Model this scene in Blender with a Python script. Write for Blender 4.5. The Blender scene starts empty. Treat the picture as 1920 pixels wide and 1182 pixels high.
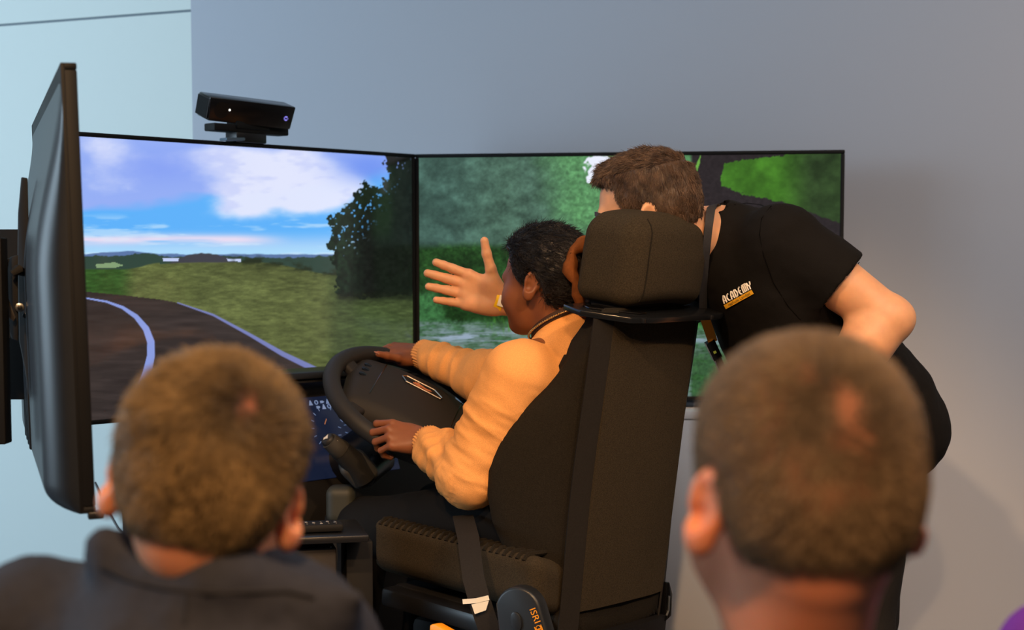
import bpy, bmesh, math, random
import numpy as np
from mathutils import Vector, Matrix
random.seed(7); RNG = np.random.default_rng(7)
scene = bpy.context.scene
C = scene.collection
PI = math.pi

# ------------------------------------------------------------------ camera
F, PPY, HOR, EYE = 3000.0, 711.0, 486.0, 1.35        # focal length in px of a 1920 px wide frame, optical axis, horizon, eye height
TH = math.atan((PPY - HOR) / F)
cam = bpy.data.cameras.new('camera'); camo = bpy.data.objects.new('camera', cam); C.objects.link(camo)
camo.location = (0, 0, EYE); camo.rotation_euler = (PI/2 - TH, 0, 0)
cam.sensor_width = 36; cam.sensor_fit = 'HORIZONTAL'; cam.lens = F*36/1920
cam.shift_y = (PPY - 591)/1920
cam.clip_start = 0.05; cam.clip_end = 60
cam.dof.use_dof = True; cam.dof.focus_distance = 3.45; cam.dof.aperture_fstop = 4.0
scene.camera = camo

def W(px, py, Y):
    """world point at distance Y on the sight line of a photo pixel"""
    x, u = (px - 960)/F, (PPY - py)/F
    d = np.array([x, math.cos(TH) + u*math.sin(TH), -math.sin(TH) + u*math.cos(TH)])
    return np.array([0, 0, EYE]) + d*(Y/d[1])
def PX(P):
    P = np.asarray(P, float) - np.array([0, 0, EYE])
    f = P[..., 1]*math.cos(TH) - P[..., 2]*math.sin(TH); u = P[..., 1]*math.sin(TH) + P[..., 2]*math.cos(TH)
    return np.stack([960 + F*P[..., 0]/f, PPY - F*u/f], -1)

# ------------------------------------------------------------------ view, world, lights
vs = scene.view_settings; vs.view_transform = 'Standard'; vs.look = 'None'; vs.gamma = 1.0; vs.use_curve_mapping = False
vs.exposure = 0.0
def lin(c):
    c = np.asarray(c, float)/255.0
    return np.where(c <= 0.04045, c/12.92, ((c + 0.055)/1.055)**2.4)
world = bpy.data.worlds.new('world'); scene.world = world; world.use_nodes = True
world.node_tree.nodes['Background'].inputs[0].default_value = (0.74, 0.76, 0.80, 1)
world.node_tree.nodes['Background'].inputs[1].default_value = 0.055
def aim(o, tgt):
    o.rotation_euler = (Vector(tgt) - o.location).to_track_quat('-Z', 'Y').to_euler()
def area(name, loc, tgt, sx, sy, col, p):
    l = bpy.data.lights.new(name, 'AREA'); l.shape = 'RECTANGLE'; l.size = sx; l.size_y = sy; l.color = col; l.energy = p
    o = bpy.data.objects.new(name, l); C.objects.link(o); o.location = loc; aim(o, tgt); return o
def spot(name, loc, tgt, col, p, ang=80, blend=.6, r=.06):
    l = bpy.data.lights.new(name, 'SPOT'); l.color = col; l.energy = p; l.spot_size = math.radians(ang); l.spot_blend = blend; l.shadow_soft_size = r
    o = bpy.data.objects.new(name, l); C.objects.link(o); o.location = loc; aim(o, tgt); return o
area('daylight_window', (-3.9, 2.6, 1.75), (0.2, 5.0, 1.5), 2.4, 1.9, (0.62, 0.83, 1.0), 125)
WARM = (1.0, 0.60, 0.30)
spot('ceiling_spot_a', (-0.75, 0.85, 2.95), (-0.05, 3.45, 0.75), WARM, 255, 44, .6, .05)
spot('ceiling_spot_b', (1.0, 0.75, 2.95), (0.55, 3.3, 0.85), WARM, 190, 44, .6, .05)
spot('ceiling_spot_c', (-0.05, -0.35, 2.95), (0.0, 1.3, 1.15), WARM, 290, 60, .7, .05)
spot('ceiling_spot_d', (2.6, 2.6, 2.95), (2.2, 4.5, 0.9), (1.0, 0.68, 0.46), 80, 110, 1.0, .1)
area('upper_wall_fill', (1.6, 2.2, 2.97), (1.7, 3.2, 0), 1.6, 1.6, (1.0, 0.86, 0.76), 60)  # added soft fill to brighten the upper wall, no such fixture known

# ------------------------------------------------------------------ materials
def mat(name, rgb, rough=.6, spec=.5, noise=None, bump=None, sss=None, metal=0, sheen=0, vcol=False, emit=None, rgb2=None, coat=0):
    m = bpy.data.materials.new(name); m.use_nodes = True
    nt = m.node_tree; N = nt.nodes; L = nt.links; b = N['Principled BSDF']
    c = (*lin(rgb), 1)
    b.inputs['Base Color'].default_value = c; b.inputs['Roughness'].default_value = rough
    b.inputs['Specular IOR Level'].default_value = spec; b.inputs['Metallic'].default_value = metal
    if coat: b.inputs['Coat Weight'].default_value = coat; b.inputs['Coat Roughness'].default_value = .1
    if sheen: b.inputs['Sheen Weight'].default_value = sheen; b.inputs['Sheen Roughness'].default_value = .5; b.inputs['Sheen Tint'].default_value = c
    if sss:
        b.inputs['Subsurface Weight'].default_value = sss[0]; b.inputs['Subsurface Radius'].default_value = (1, .28, .12); b.inputs['Subsurface Scale'].default_value = sss[1]
    tc = N.new('ShaderNodeTexCoord')
    src = None
    if vcol:
        a = N.new('ShaderNodeAttribute'); a.attribute_name = 'Col'; src = a.outputs['Color']
    if noise:
        n = N.new('ShaderNodeTexNoise'); n.inputs['Scale'].default_value = noise[0]; n.inputs['Detail'].default_value = 6
        L.new(tc.outputs['Object'], n.inputs['Vector'])
        if src is None and rgb2 is not None:
            mx = N.new('ShaderNodeMix'); mx.data_type = 'RGBA'; mx.inputs[6].default_value = c; mx.inputs[7].default_value = (*lin(rgb2), 1)
            r = N.new('ShaderNodeMapRange'); r.inputs[1].default_value = .35; r.inputs[2].default_value = .65
            L.new(n.outputs['Fac'], r.inputs[0]); L.new(r.outputs[0], mx.inputs[0]); src = mx.outputs[2]
        else:
            r = N.new('ShaderNodeMapRange'); r.inputs[1].default_value = .25; r.inputs[2].default_value = .75
            r.inputs[3].default_value = 1 - noise[1]; r.inputs[4].default_value = 1 + noise[1]
            L.new(n.outputs['Fac'], r.inputs[0])
            mx = N.new('ShaderNodeVectorMath'); mx.operation = 'MULTIPLY'
            if src is None: mx.inputs[0].default_value = c[:3]
            else: L.new(src, mx.inputs[0])
            L.new(r.outputs[0], mx.inputs[1]); src = mx.outputs[0]
    if src is not None: L.new(src, b.inputs['Base Color'])
    if bump:
        n2 = N.new('ShaderNodeTexNoise'); n2.inputs['Scale'].default_value = bump[0]; n2.inputs['Detail'].default_value = 4
        L.new(tc.outputs['Object'], n2.inputs['Vector'])
        bp = N.new('ShaderNodeBump'); bp.inputs['Strength'].default_value = bump[1]; bp.inputs['Distance'].default_value = bump[2]
        L.new(n2.outputs['Fac'], bp.inputs['Height']); L.new(bp.outputs['Normal'], b.inputs['Normal'])
    if emit is not None:
        if vcol: L.new(src, b.inputs['Emission Color'])
        else: b.inputs['Emission Color'].default_value = c
        b.inputs['Emission Strength'].default_value = emit
    return m

# ------------------------------------------------------------------ mesh helpers
def A(*p): return np.array(p, float)
def nrm(v): v = np.asarray(v, float); return v/np.linalg.norm(v)
def rootloc(p):
    l = np.zeros(3)
    while p is not None: l += np.array(p.location); p = p.parent
    return l
def mesh_obj(name, verts, faces, m, parent=None, smooth=35, bevel=0, vcol=None, loc=None, segs=2):
    verts = np.asarray(verts, float)
    off = rootloc(parent)
    if loc is not None and parent is None: off = np.asarray(loc, float)
    me = bpy.data.meshes.new(name)
    if isinstance(faces, np.ndarray):
        v = (verts - off).astype(np.float32); nf, k = faces.shape
        me.vertices.add(len(v)); me.vertices.foreach_set('co', v.ravel())
        me.loops.add(nf*k); me.loops.foreach_set('vertex_index', faces.astype(np.int32).ravel())
        me.polygons.add(nf); me.polygons.foreach_set('loop_start', np.arange(0, nf*k, k, dtype=np.int32))
        me.update(calc_edges=True); me.validate()
    else:
        me.from_pydata((verts - off).tolist(), [], [list(f) for f in faces]); me.update()
    if bevel:
        bm = bmesh.new(); bm.from_mesh(me); bmesh.ops.recalc_face_normals(bm, faces=bm.faces)
        es = [e for e in bm.edges if len(e.link_faces) == 2 and e.calc_face_angle(0) > .5]
        bmesh.ops.bevel(bm, geom=es, offset=bevel, segments=segs, affect='EDGES', profile=.5, clamp_overlap=True)
        bm.to_mesh(me); bm.free()
    if smooth:
        me.shade_smooth()
        if smooth < 180: me.set_sharp_from_angle(angle=math.radians(smooth))
    if vcol is not None:
        at = me.color_attributes.new('Col', 'FLOAT_COLOR', 'POINT')
        at.data.foreach_set('color', np.concatenate([vcol, np.ones((len(vcol), 1))], 1).astype(np.float32).ravel())
    me.materials.append(m)
    o = bpy.data.objects.new(name, me); C.objects.link(o)
    if parent is not None: o.parent = parent
    elif loc is not None: o.location = loc
    return o
def tag(o, label=None, cat=None, group=None, kind=None):
    if label: o['label'] = label
    if cat: o['category'] = cat
    if group: o['group'] = group
    if kind: o['kind'] = kind
    return o
def thing(name, label, cat, loc=(0, 0, 0), group=None):
    o = bpy.data.objects.new(name, None); C.objects.link(o); o.location = loc; o.empty_display_size = .05
    return tag(o, label, cat, group)
class MB:
    def __init__(s): s.v = []; s.f = []
    def add(s, vs, fs):
        n = len(s.v); s.v += [tuple(map(float, p)) for p in vs]; s.f += [[i + n for i in f] for f in fs]; return s
    def box(s, c, h, X=(1, 0, 0), Y=(0, 1, 0), Z=(0, 0, 1)):
        c, X, Y, Z = A(*c), A(*X), A(*Y), A(*Z)
        vs = [c + X*h[0]*i + Y*h[1]*j + Z*h[2]*k for i in (-1, 1) for j in (-1, 1) for k in (-1, 1)]
        return s.add(vs, [(0, 1, 3, 2), (4, 6, 7, 5), (0, 4, 5, 1), (2, 3, 7, 6), (0, 2, 6, 4), (1, 5, 7, 3)])
    def prism(s, poly, O, X, Y, Z, d0, d1):
        """polygon (x, y) in frame X, Y pushed from d0 to d1 along Z"""
        O, X, Y, Z = A(*O), A(*X), A(*Y), A(*Z); n = len(poly)
        vs = [O + X*x + Y*y + Z*d for d in (d0, d1) for x, y in poly]
        fs = [list(range(n))[::-1], list(range(n, 2*n))] + [(i, (i+1) % n, n + (i+1) % n, n + i) for i in range(n)]
        return s.add(vs, fs)
    def loft(s, rings, cap=True):
        n = len(rings[0]); vs = [p for r in rings for p in r]; fs = []
        for k in range(len(rings) - 1):
            for i in range(n):
                fs.append((k*n + i, k*n + (i+1) % n, (k+1)*n + (i+1) % n, (k+1)*n + i))
        if cap: fs += [list(range(n))[::-1], [(len(rings)-1)*n + i for i in range(n)]]
        return s.add(vs, fs)
    def tube(s, pts, r, n=10, closed=False):
        pts = [A(*p) for p in pts]; m = len(pts); r = [r]*m if np.isscalar(r) else r
        up = None; rings = []
        for i, p in enumerate(pts):
            t = nrm(pts[(i+1) % m] - pts[i-1]) if closed else nrm(pts[min(i+1, m-1)] - pts[max(i-1, 0)])
            if up is None: up = A(0, 0, 1) if abs(t[2]) < .9 else A(1, 0, 0)
            a = nrm(np.cross(t, up)); b = np.cross(a, t); up = b
            rings.append([p + (a*math.cos(q) + b*math.sin(q))*r[i] for q in np.linspace(0, 2*PI, n, endpoint=False)])
        if closed: rings.append(rings[0])
        return s.loft(rings, cap=not closed)
    def ball(s, c, r, R=None, n=16, m=10):
        c = A(*c); r = A(*(r if not np.isscalar(r) else (r, r, r))); R = np.eye(3) if R is None else R
        rings = [[c + R @ (r*A(math.sin(t)*math.cos(q), math.sin(t)*math.sin(q), math.cos(t))) for q in np.linspace(0, 2*PI, n, endpoint=False)] for t in np.linspace(.04, PI - .04, m)]
        return s.loft(rings)
    def strip(s, pts, side, w, th):
        """flat band along pts, width w across 'side' (vector or list), thickness th"""
        pts = [A(*p) for p in pts]; rings = []
        for i, p in enumerate(pts):
            t = nrm(pts[min(i+1, len(pts)-1)] - pts[max(i-1, 0)]); sd = nrm(side[i] if isinstance(side, list) else side)
            sd = nrm(sd - t*np.dot(sd, t)); nn = np.cross(t, sd)
            rings.append([p + sd*w/2 + nn*th/2, p - sd*w/2 + nn*th/2, p - sd*w/2 - nn*th/2, p + sd*w/2 - nn*th/2])
        return s.loft(rings)
    def build(s, name, m, parent=None, **k): return mesh_obj(name, s.v, s.f, m, parent, **k)
def struct(o): o['kind'] = 'structure'; return o

# ------------------------------------------------------------------ noise
def vnoise(P, seed=0):
    P = np.asarray(P, np.float64); I = np.floor(P).astype(np.int64); f = P - I; f = f*f*(3 - 2*f)
    def hsh(i, j, k):
        h = (i*374761393 + j*668265263 + k*2147483647 + seed*144665) & 0xffffffff
        h = ((h ^ (h >> 13))*1274126177) & 0xffffffff
        return ((h ^ (h >> 16)) & 0xffff)/65535.0
    r = 0
    for a in (0, 1):
        for b in (0, 1):
            for c in (0, 1):
                w = (f[..., 0] if a else 1 - f[..., 0])*(f[..., 1] if b else 1 - f[..., 1])*(f[..., 2] if c else 1 - f[..., 2])
                r = r + w*hsh(I[..., 0] + a, I[..., 1] + b, I[..., 2] + c)
    return r
def fbm(P, oct=4, seed=0, gain=.5):
    s = 0; a = 1; t = 0; P = np.asarray(P, float)
    for o in range(oct): s = s + a*vnoise(P*2.0**o + 17.3*o, seed + o); t += a; a *= gain
    return s/t
def sst(x, a, b):
    t = np.clip((x - a)/(b - a), 0, 1); return t*t*(3 - 2*t)

# ------------------------------------------------------------------ implicit surfaces for soft and living shapes
def cap(a, b, ra, rb=None):
    a, b = A(*a), A(*b); rb = ra if rb is None else rb; ab = b - a; l2 = max(ab @ ab, 1e-9)
    def f(P):
        t = np.clip(((P - a) @ ab)/l2, 0, 1); d = P - a - t[:, None]*ab
        return np.sqrt((d*d).sum(1)) - (ra + (rb - ra)*t)
    return f
def ell(c, r, R=None):
    c, r = A(*c), A(*r)
    def f(P):
        q = P - c
        if R is not None: q = q @ R
        q = q/r; k0 = np.sqrt((q*q).sum(1)); k1 = np.sqrt(((q/r)**2).sum(1))
        return k0*(k0 - 1)/np.maximum(k1, 1e-6)
    return f
def rbox(c, h, rad, R=None):
    c, h = A(*c), A(*h)
    def f(P):
        q = P - c
        if R is not None: q = q @ R
        q = np.abs(q) - (h - rad)
        return np.sqrt((np.maximum(q, 0)**2).sum(1)) + np.minimum(q.max(1), 0) - rad
    return f
def smin(a, b, k):
    h = np.clip(.5 + .5*(b - a)/k, 0, 1); return b + (a - b)*h - k*h*(1 - h)
def U(fs, k=.02):
    def f(P):
        d = fs[0](P)
        for g in fs[1:]: d = smin(d, g(P), k)
        return d
    return f
def sub(f, g, k=.01):
    return lambda P: -smin(-f(P), g(P), k)
def surf(fn, lo, hi, h, blk=4, ms=1.6):
    """surface nets on sparse blocks: (verts, quads)"""
    lo, hi = A(*lo), A(*hi); c = h*blk
    n = np.ceil((hi - lo)/c).astype(int) + 1
    g = np.stack(np.meshgrid(*[np.arange(k) for k in n], indexing='ij'), -1).reshape(-1, 3)
    d = fn(lo + (g + .5)*c)
    g = g[np.abs(d) < c*.87*ms]
    if not len(g): return np.zeros((0, 3)), np.zeros((0, 4), int)
    o = np.stack(np.meshgrid(*[np.arange(blk + 1)]*3, indexing='ij'), -1).reshape(-1, 3)
    val = fn((lo + ((g*blk)[:, None, :] + o[None])*h).reshape(-1, 3)).reshape(len(g), blk+1, blk+1, blk+1)
    corners = np.stack([val[:, a:a+blk, b:b+blk, e:e+blk] for a in (0, 1) for b in (0, 1) for e in (0, 1)], -1)
    neg = corners < 0; act = neg.any(-1) & ~neg.all(-1)
    bi, i, j, k = np.nonzero(act)
    cv = corners[act]; cell = g[bi]*blk + np.stack([i, j, k], -1)
    CO = np.array([(a, b, e) for a in (0, 1) for b in (0, 1) for e in (0, 1)])
    acc = np.zeros((len(cv), 3)); cnt = np.zeros(len(cv))
    for p in range(8):
        for q in range(p + 1, 8):
            if np.abs(CO[p] - CO[q]).sum() != 1: continue
            m = (cv[:, p] < 0) != (cv[:, q] < 0)
            t = cv[:, p]/np.where(m, cv[:, p] - cv[:, q], 1)
            acc += np.where(m[:, None], CO[p] + t[:, None]*(CO[q] - CO[p]), 0); cnt += m
    V = lo + (cell + acc/cnt[:, None])*h
    M = (n*blk + 8).astype(np.int64)
    key = (cell[:, 0].astype(np.int64)*M[1] + cell[:, 1])*M[2] + cell[:, 2]
    od = np.argsort(key); ks = key[od]
    def look(off):
        kk = ((cell[:, 0] + off[0]).astype(np.int64)*M[1] + cell[:, 1] + off[1])*M[2] + cell[:, 2] + off[2]
        p = np.clip(np.searchsorted(ks, kk), 0, len(ks) - 1); return np.where(ks[p] == kk, od[p], -1)
    Q = []; me = np.arange(len(cell))
    for ax, (c1, o1, o2) in enumerate((((4), (0, -1, 0), (0, 0, -1)), ((2), (0, 0, -1), (-1, 0, 0)), ((1), (-1, 0, 0), (0, -1, 0)))):
        s0 = cv[:, 0] < 0; s1 = cv[:, c1] < 0; m = s0 != s1
        a = look(o1); b = look(tuple(np.add(o1, o2))); e = look(o2)
        m &= (a >= 0) & (b >= 0) & (e >= 0)
        q = np.stack([me, a, b, e], -1)[m]; fl = s0[m]
        q[~fl] = q[~fl][:, ::-1]; Q.append(q)
    Q = np.concatenate(Q)
    V = snap(fn, V, h)
    return V, Q
def grad(fn, V, e=1e-3):
    d0 = fn(V); G = np.stack([fn(V + np.eye(3)[i]*e) - d0 for i in range(3)], -1)/e
    return d0, G
def snap(fn, V, h):
    d, G = grad(fn, V); s = d/np.maximum((G*G).sum(1), .05)
    return V - G*np.clip(s, -h, h)[:, None]
def normals(fn, V):
    _, G = grad(fn, V); return G/np.maximum(np.linalg.norm(G, axis=1), 1e-6)[:, None]
def soft(name, fn, lo, hi, h, m, parent=None, disp=None, vcol=None, **k):
    V, Q = surf(fn, lo, hi, h)
    if disp is not None: V = V + normals(fn, V)*disp(V)[:, None]
    return mesh_obj(name, V, Q, m, parent, smooth=180, vcol=None if vcol is None else vcol(V), **k)
def bounds(pts, pad): pts = np.asarray(pts, float); return pts.min(0) - pad, pts.max(0) + pad
def text_geo(s, size, O, X, Y, ext=.0008, align='CENTER', shear=0, spacing=1):
    cu = bpy.data.curves.new('t', 'FONT'); cu.body = s; cu.size = size; cu.align_x = align; cu.align_y = 'CENTER'; cu.resolution_u = 3; cu.shear = shear; cu.space_character = spacing
    o = bpy.data.objects.new('t', cu); C.objects.link(o); bpy.context.view_layer.update()
    me = bpy.data.meshes.new_from_object(o.evaluated_get(bpy.context.evaluated_depsgraph_get()))
    v = np.array([p.co[:] for p in me.vertices]); f = [list(p.vertices) for p in me.polygons]
    bpy.data.objects.remove(o); bpy.data.curves.remove(cu); bpy.data.meshes.remove(me)
    return A(*O) + v[:, :1]*A(*X) + v[:, 1:2]*A(*Y), f
# ================================================================== the room
M_wall = mat('wall_paint_grey', (186, 192, 204), .85, .2, bump=(260, .08, .002))
M_wall2 = mat('wall_paint_pale', (214, 222, 220), .85, .2, bump=(260, .08, .002))
M_floor = mat('floor_vinyl', (92, 92, 95), .45, .4, noise=(6, .12))
M_white = mat('ceiling_white', (225, 222, 215), .9)
M_base = mat('dark_skirting', (40, 40, 42), .5)
def wallY(x): return 4.87 - .15*x
cx = -.993; cy = wallY(cx)
wd = nrm((1, -.15, 0)); wn = nrm((-.15, -1, 0))
ld = nrm((-.912, .41, 0)); ln = nrm((-.41, -.912, 0))
def slab(name, p, d, L, n, z0, z1, m, th=.12):
    p = A(*p, 0); o = p - A(*n)*th
    b = MB(); b.add([A(*q[:2], z) for z in (z0, z1) for q in (p, p + d*L, o + d*L, o)], [(0, 1, 2, 3), (7, 6, 5, 4), (0, 4, 5, 1), (1, 5, 6, 2), (2, 6, 7, 3), (3, 7, 4, 0)])
    return struct(b.build(name, m, smooth=0))
slab('wall_back', (cx, cy), wd, 5.2, wn, 0, 3.0, M_wall)
zj = W(365, 20, cy)[2]                                             # joint between lower panel and upper band
slab('wall_left', (cx, cy), ld, 4.2, ln, 0, zj - .004, M_wall2)
slab('wall_left.001', (cx, cy), ld, 4.2, ln, zj + .004, 3.0, M_wall2)
b = MB(); b.box((cx + ld[0]*2.1 - ln[0]*.06, cy + ld[1]*2.1 - ln[1]*.06, zj), (2.1, .054, .004), ld, ln, (0, 0, 1)); struct(b.build('trim_1', mat('joint_grey', (120, 130, 138), .8), smooth=0))
b = MB(); b.box((0, 2, -.05), (5, 5, .05)); struct(b.build('floor', M_floor, smooth=0))
b = MB(); b.box((0, 2, 3.05), (5, 5, .05)); struct(b.build('ceiling', M_white, smooth=0))
b = MB(); b.box(A(cx, cy, .05) + wd*2.6 + wn*.008, (2.6, .008, .05), wd, wn); struct(b.build('baseboard_back', M_base, bevel=.004))
b = MB(); b.box(A(cx, cy, .05) + ld*2.1 + ln*.008, (2.1, .008, .05), ld, ln); struct(b.build('baseboard_left', M_base, bevel=.004))

# ================================================================== televisions
M_blk = mat('black_plastic', (20, 20, 22), .38, .5, bump=(500, .05, .001))
M_gloss = mat('gloss_black', (10, 10, 11), .15, .5)
M_matte = mat('matte_black', (16, 15, 15), .7, .3)
M_case = mat('television_case', (22, 25, 30), .40, .4, noise=(40, .08))
M_rimtv = mat('television_rim', (11, 11, 12), .6, .25)
M_steel = mat('steel', (170, 170, 165), .3, .5, metal=1)
M_grey = mat('grey_plastic', (70, 70, 72), .5)
def screen_mat(name):
    m = mat(name, (8, 8, 9), .10, .9, vcol=True, emit=1.0)
    nt = m.node_tree; b = nt.nodes['Principled BSDF']
    for l in list(b.inputs['Base Color'].links): nt.links.remove(l)
    return m
def blend(c, col, m): return c*(1 - m[..., None]) + np.asarray(col, float)*m[..., None] if np.ndim(col) == 1 else c*(1 - m[..., None]) + col*m[..., None]
def poly_mask(P, poly, jit=None):
    x, y = P[..., 0], P[..., 1]
    if jit is not None: x = x + jit[0]; y = y + jit[1]
    ins = np.zeros(x.shape, bool); n = len(poly)
    for i in range(n):
        x0, y0 = poly[i]; x1, y1 = poly[(i+1) % n]
        if y0 == y1: continue
        ins ^= ((y0 > y) != (y1 > y)) & (x < (x1 - x0)*(y - y0)/(y1 - y0) + x0)
    return ins.astype(float)
def line_mask(P, pts, w):
    d = np.full(P.shape[:-1], 1e9)
    for i in range(len(pts) - 1):
        a, b2 = A(*pts[i]), A(*pts[i+1]); ab = b2 - a
        t = np.clip(((P - a) @ ab)/(ab @ ab), 0, 1); q = P - a - t[..., None]*ab
        ww = w[i] + (w[i+1] - w[i])*t
        d = np.minimum(d, np.sqrt((q*q).sum(-1)) - ww/2)
    return 1 - sst(d, -.6, .6)
def n2(P, sx, sy, oct=4, seed=0, gain=.55):
    return fbm(np.stack([P[..., 0]/sx, P[..., 1]/sy, np.full(P.shape[:-1], seed*3.7)], -1), oct, seed, gain)
def paint_front(P):
    x, y = P[..., 0], P[..., 1]; hz = 484
    c = np.zeros(P.shape[:-1] + (3,)) + A(150, 175, 245)
    c = blend(c, A(96, 178, 250), sst(y + .12*(x - 300) + 40*(n2(P, 90, 40, 3, 1) - .5), 372, 392)*(1 - sst(y, 432, 470)*.75))
    c = blend(c, A(176, 224, 252), sst(y, 425, 478)*.9)
    cl = n2(P, 120, 60, 5, 2); cf = n2(P, 40, 22, 5, 5)
    blob = lambda bx, by, sx, sy: np.exp(-((x - bx)/sx)**2 - ((y - by)/sy)**2)
    m = np.clip(blob(470, 352, 100, 46) + blob(590, 372, 62, 34) + .8*blob(420, 295, 130, 28) + blob(640, 345, 70, 30) + .7*blob(190, 280, 60, 50) + .55*blob(215, 352, 90, 26) + .7*blob(560, 310, 60, 40) + .5*blob(440, 400, 80, 22), 0, 1.4)
    c = blend(c, A(228, 232, 254), np.clip(sst(m + .75*(cl - .5) + .35*(cf - .5), .28, .9), 0, 1)*.97)
    c = blend(c, A(190, 200, 248), sst(n2(P, 60, 26, 4, 8), .5, .7)*sst(m, .5, .9)*.5)
    c = blend(c, A(110, 146, 240), blob(690, 312, 62, 30)*.9)
    c = blend(c, A(134, 160, 244), blob(300, 312, 90, 34)*.75)
    c = blend(c, A(238, 222, 242), np.exp(-((y - 449 - .00004*(x-330)**2)/9)**2)*sst(n2(P, 160, 14, 3, 9), .25, .5)*sst(560 - x, 0, 120)*.95)
    c = blend(c, A(215, 235, 252), sst(n2(P, 70, 9, 4, 11), .52, .7)*sst(y, 395, 420)*.55)
    # far hills, bushes, mound
    hb = 477 - 6*np.exp(-((x - 250)/30)**2) - 4*np.exp(-((x - 195)/25)**2) + 5*(n2(P, 22, 900, 3, 21) - .5)
    c = blend(c, A(92, 118, 165), sst(y - hb, -1, 1))
    hb2 = 482 + 2*np.sin(x/37) - 9*np.exp(-((x - 275)/35)**2) + 8*(n2(P, 10, 700, 3, 22) - .5)
    c = blend(c, A(52, 72, 62), sst(y - hb2, -1, 1))
    mound = 475 + 17*((x - 382)/62)**2 + 3*(n2(P, 7, 300, 2, 23) - .5)
    c = blend(c, A(66, 66, 74), sst(y - mound, -1, 1))
    c = blend(c, A(196, 208, 244), poly_mask(P, [(305, 484), (336, 484), (334, 490), (306, 490)]) + poly_mask(P, [(425, 485), (452, 486), (452, 491), (428, 490)]))
    c = blend(c, A(150, 180, 130), poly_mask(P, [(178, 496), (215, 492), (232, 498), (214, 503), (182, 503)])*.8)
    # meadow
    g0 = 492 + 12*((x - 400)/190)**2*(x < 400) + 24*sst(x, 480, 640)
    g0 = np.where(x < 300, 505 - 12*sst(x, 235, 300), g0)
    gt = n2(P, 16, 4, 5, 31, .7); gb = n2(P, 70, 24, 3, 32)
    gr = (A(92, 100, 58)*(.6 + .8*gt[..., None]))*(.8 + .4*gb[..., None])
    gr = blend(gr, A(46, 84, 36)*(.5 + gt[..., None]), (1 - sst(x, 215, 260))*.85)
    gr = blend(gr, A(62, 76, 44)*(.5 + gt[..., None]), sst(x, 600, 640)*.8)
    c = blend(c, gr, sst(y - g0 - 3*(gt - .5), -1.5, 1.5))
    c = blend(c, A(40, 46, 30), sst(n2(P, 18, 8, 3, 41), .42, .62)*np.exp(-((y - g0 + 2)/9)**2)*sst(x, 425, 445)*.9)
    # road
    edge = [(150, 546), (240, 555), (300, 562), (333, 568), (400, 591), (470, 629), (530, 664), (592, 694), (700, 760), (780, 800)]
    road = poly_mask(P, edge + [(780, 860), (100, 860), (100, 546)])
    rt = n2(P, 60, 7, 4, 51)
    c = blend(c, A(56, 48, 46)*(.72 + .6*rt[..., None]), road)
    c = blend(c, A(122, 130, 190), line_mask(P, edge[3:], [2, 4, 6, 9, 11, 14, 17])*.95)
    c = blend(c, A(138, 156, 222), line_mask(P, [(120, 552), (165, 560), (200, 566), (230, 577), (255, 594), (274, 617), (283, 642), (283, 668), (276, 700), (262, 740), (240, 790)], [2, 3, 4, 6, 9, 12, 14, 15, 17, 20, 22]))
    # tree
    tp = [(717, 284), (722, 300), (728, 318), (718, 338), (708, 352), (690, 346), (680, 340), (668, 362), (650, 384), (634, 394), (618, 408), (614, 422), (624, 438), (614, 456), (620, 478), (628, 520), (636, 553), (700, 560), (800, 552), (800, 284)]
    jx = 26*(n2(P, 11, 11, 3, 61) - .5); jy = 26*(n2(P, 11, 11, 3, 62) - .5)
    tm = poly_mask(P, tp, (jx, jy))
    hole = sst(n2(P, 5, 5, 2, 66), .70, .74)*(1 - sst(x + (y - 300)*.6, 742, 790))
    tt = n2(P, 6, 6, 3, 63)
    tree = (A(17, 20, 17) + 0*tt[..., None])*(.5 + tt[..., None])
    tree = blend(tree, A(28, 48, 32)*(.4 + 1.1*tt[..., None]), (1 - sst(x, 640, 700))*.8)
    c = blend(c, tree, tm*(1 - hole*.9))
    c = blend(c, A(22, 26, 18)*(.6 + tt[..., None]), np.exp(-((y - 556)/8)**2)*sst(x, 626, 640)*.8)
    return c
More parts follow.
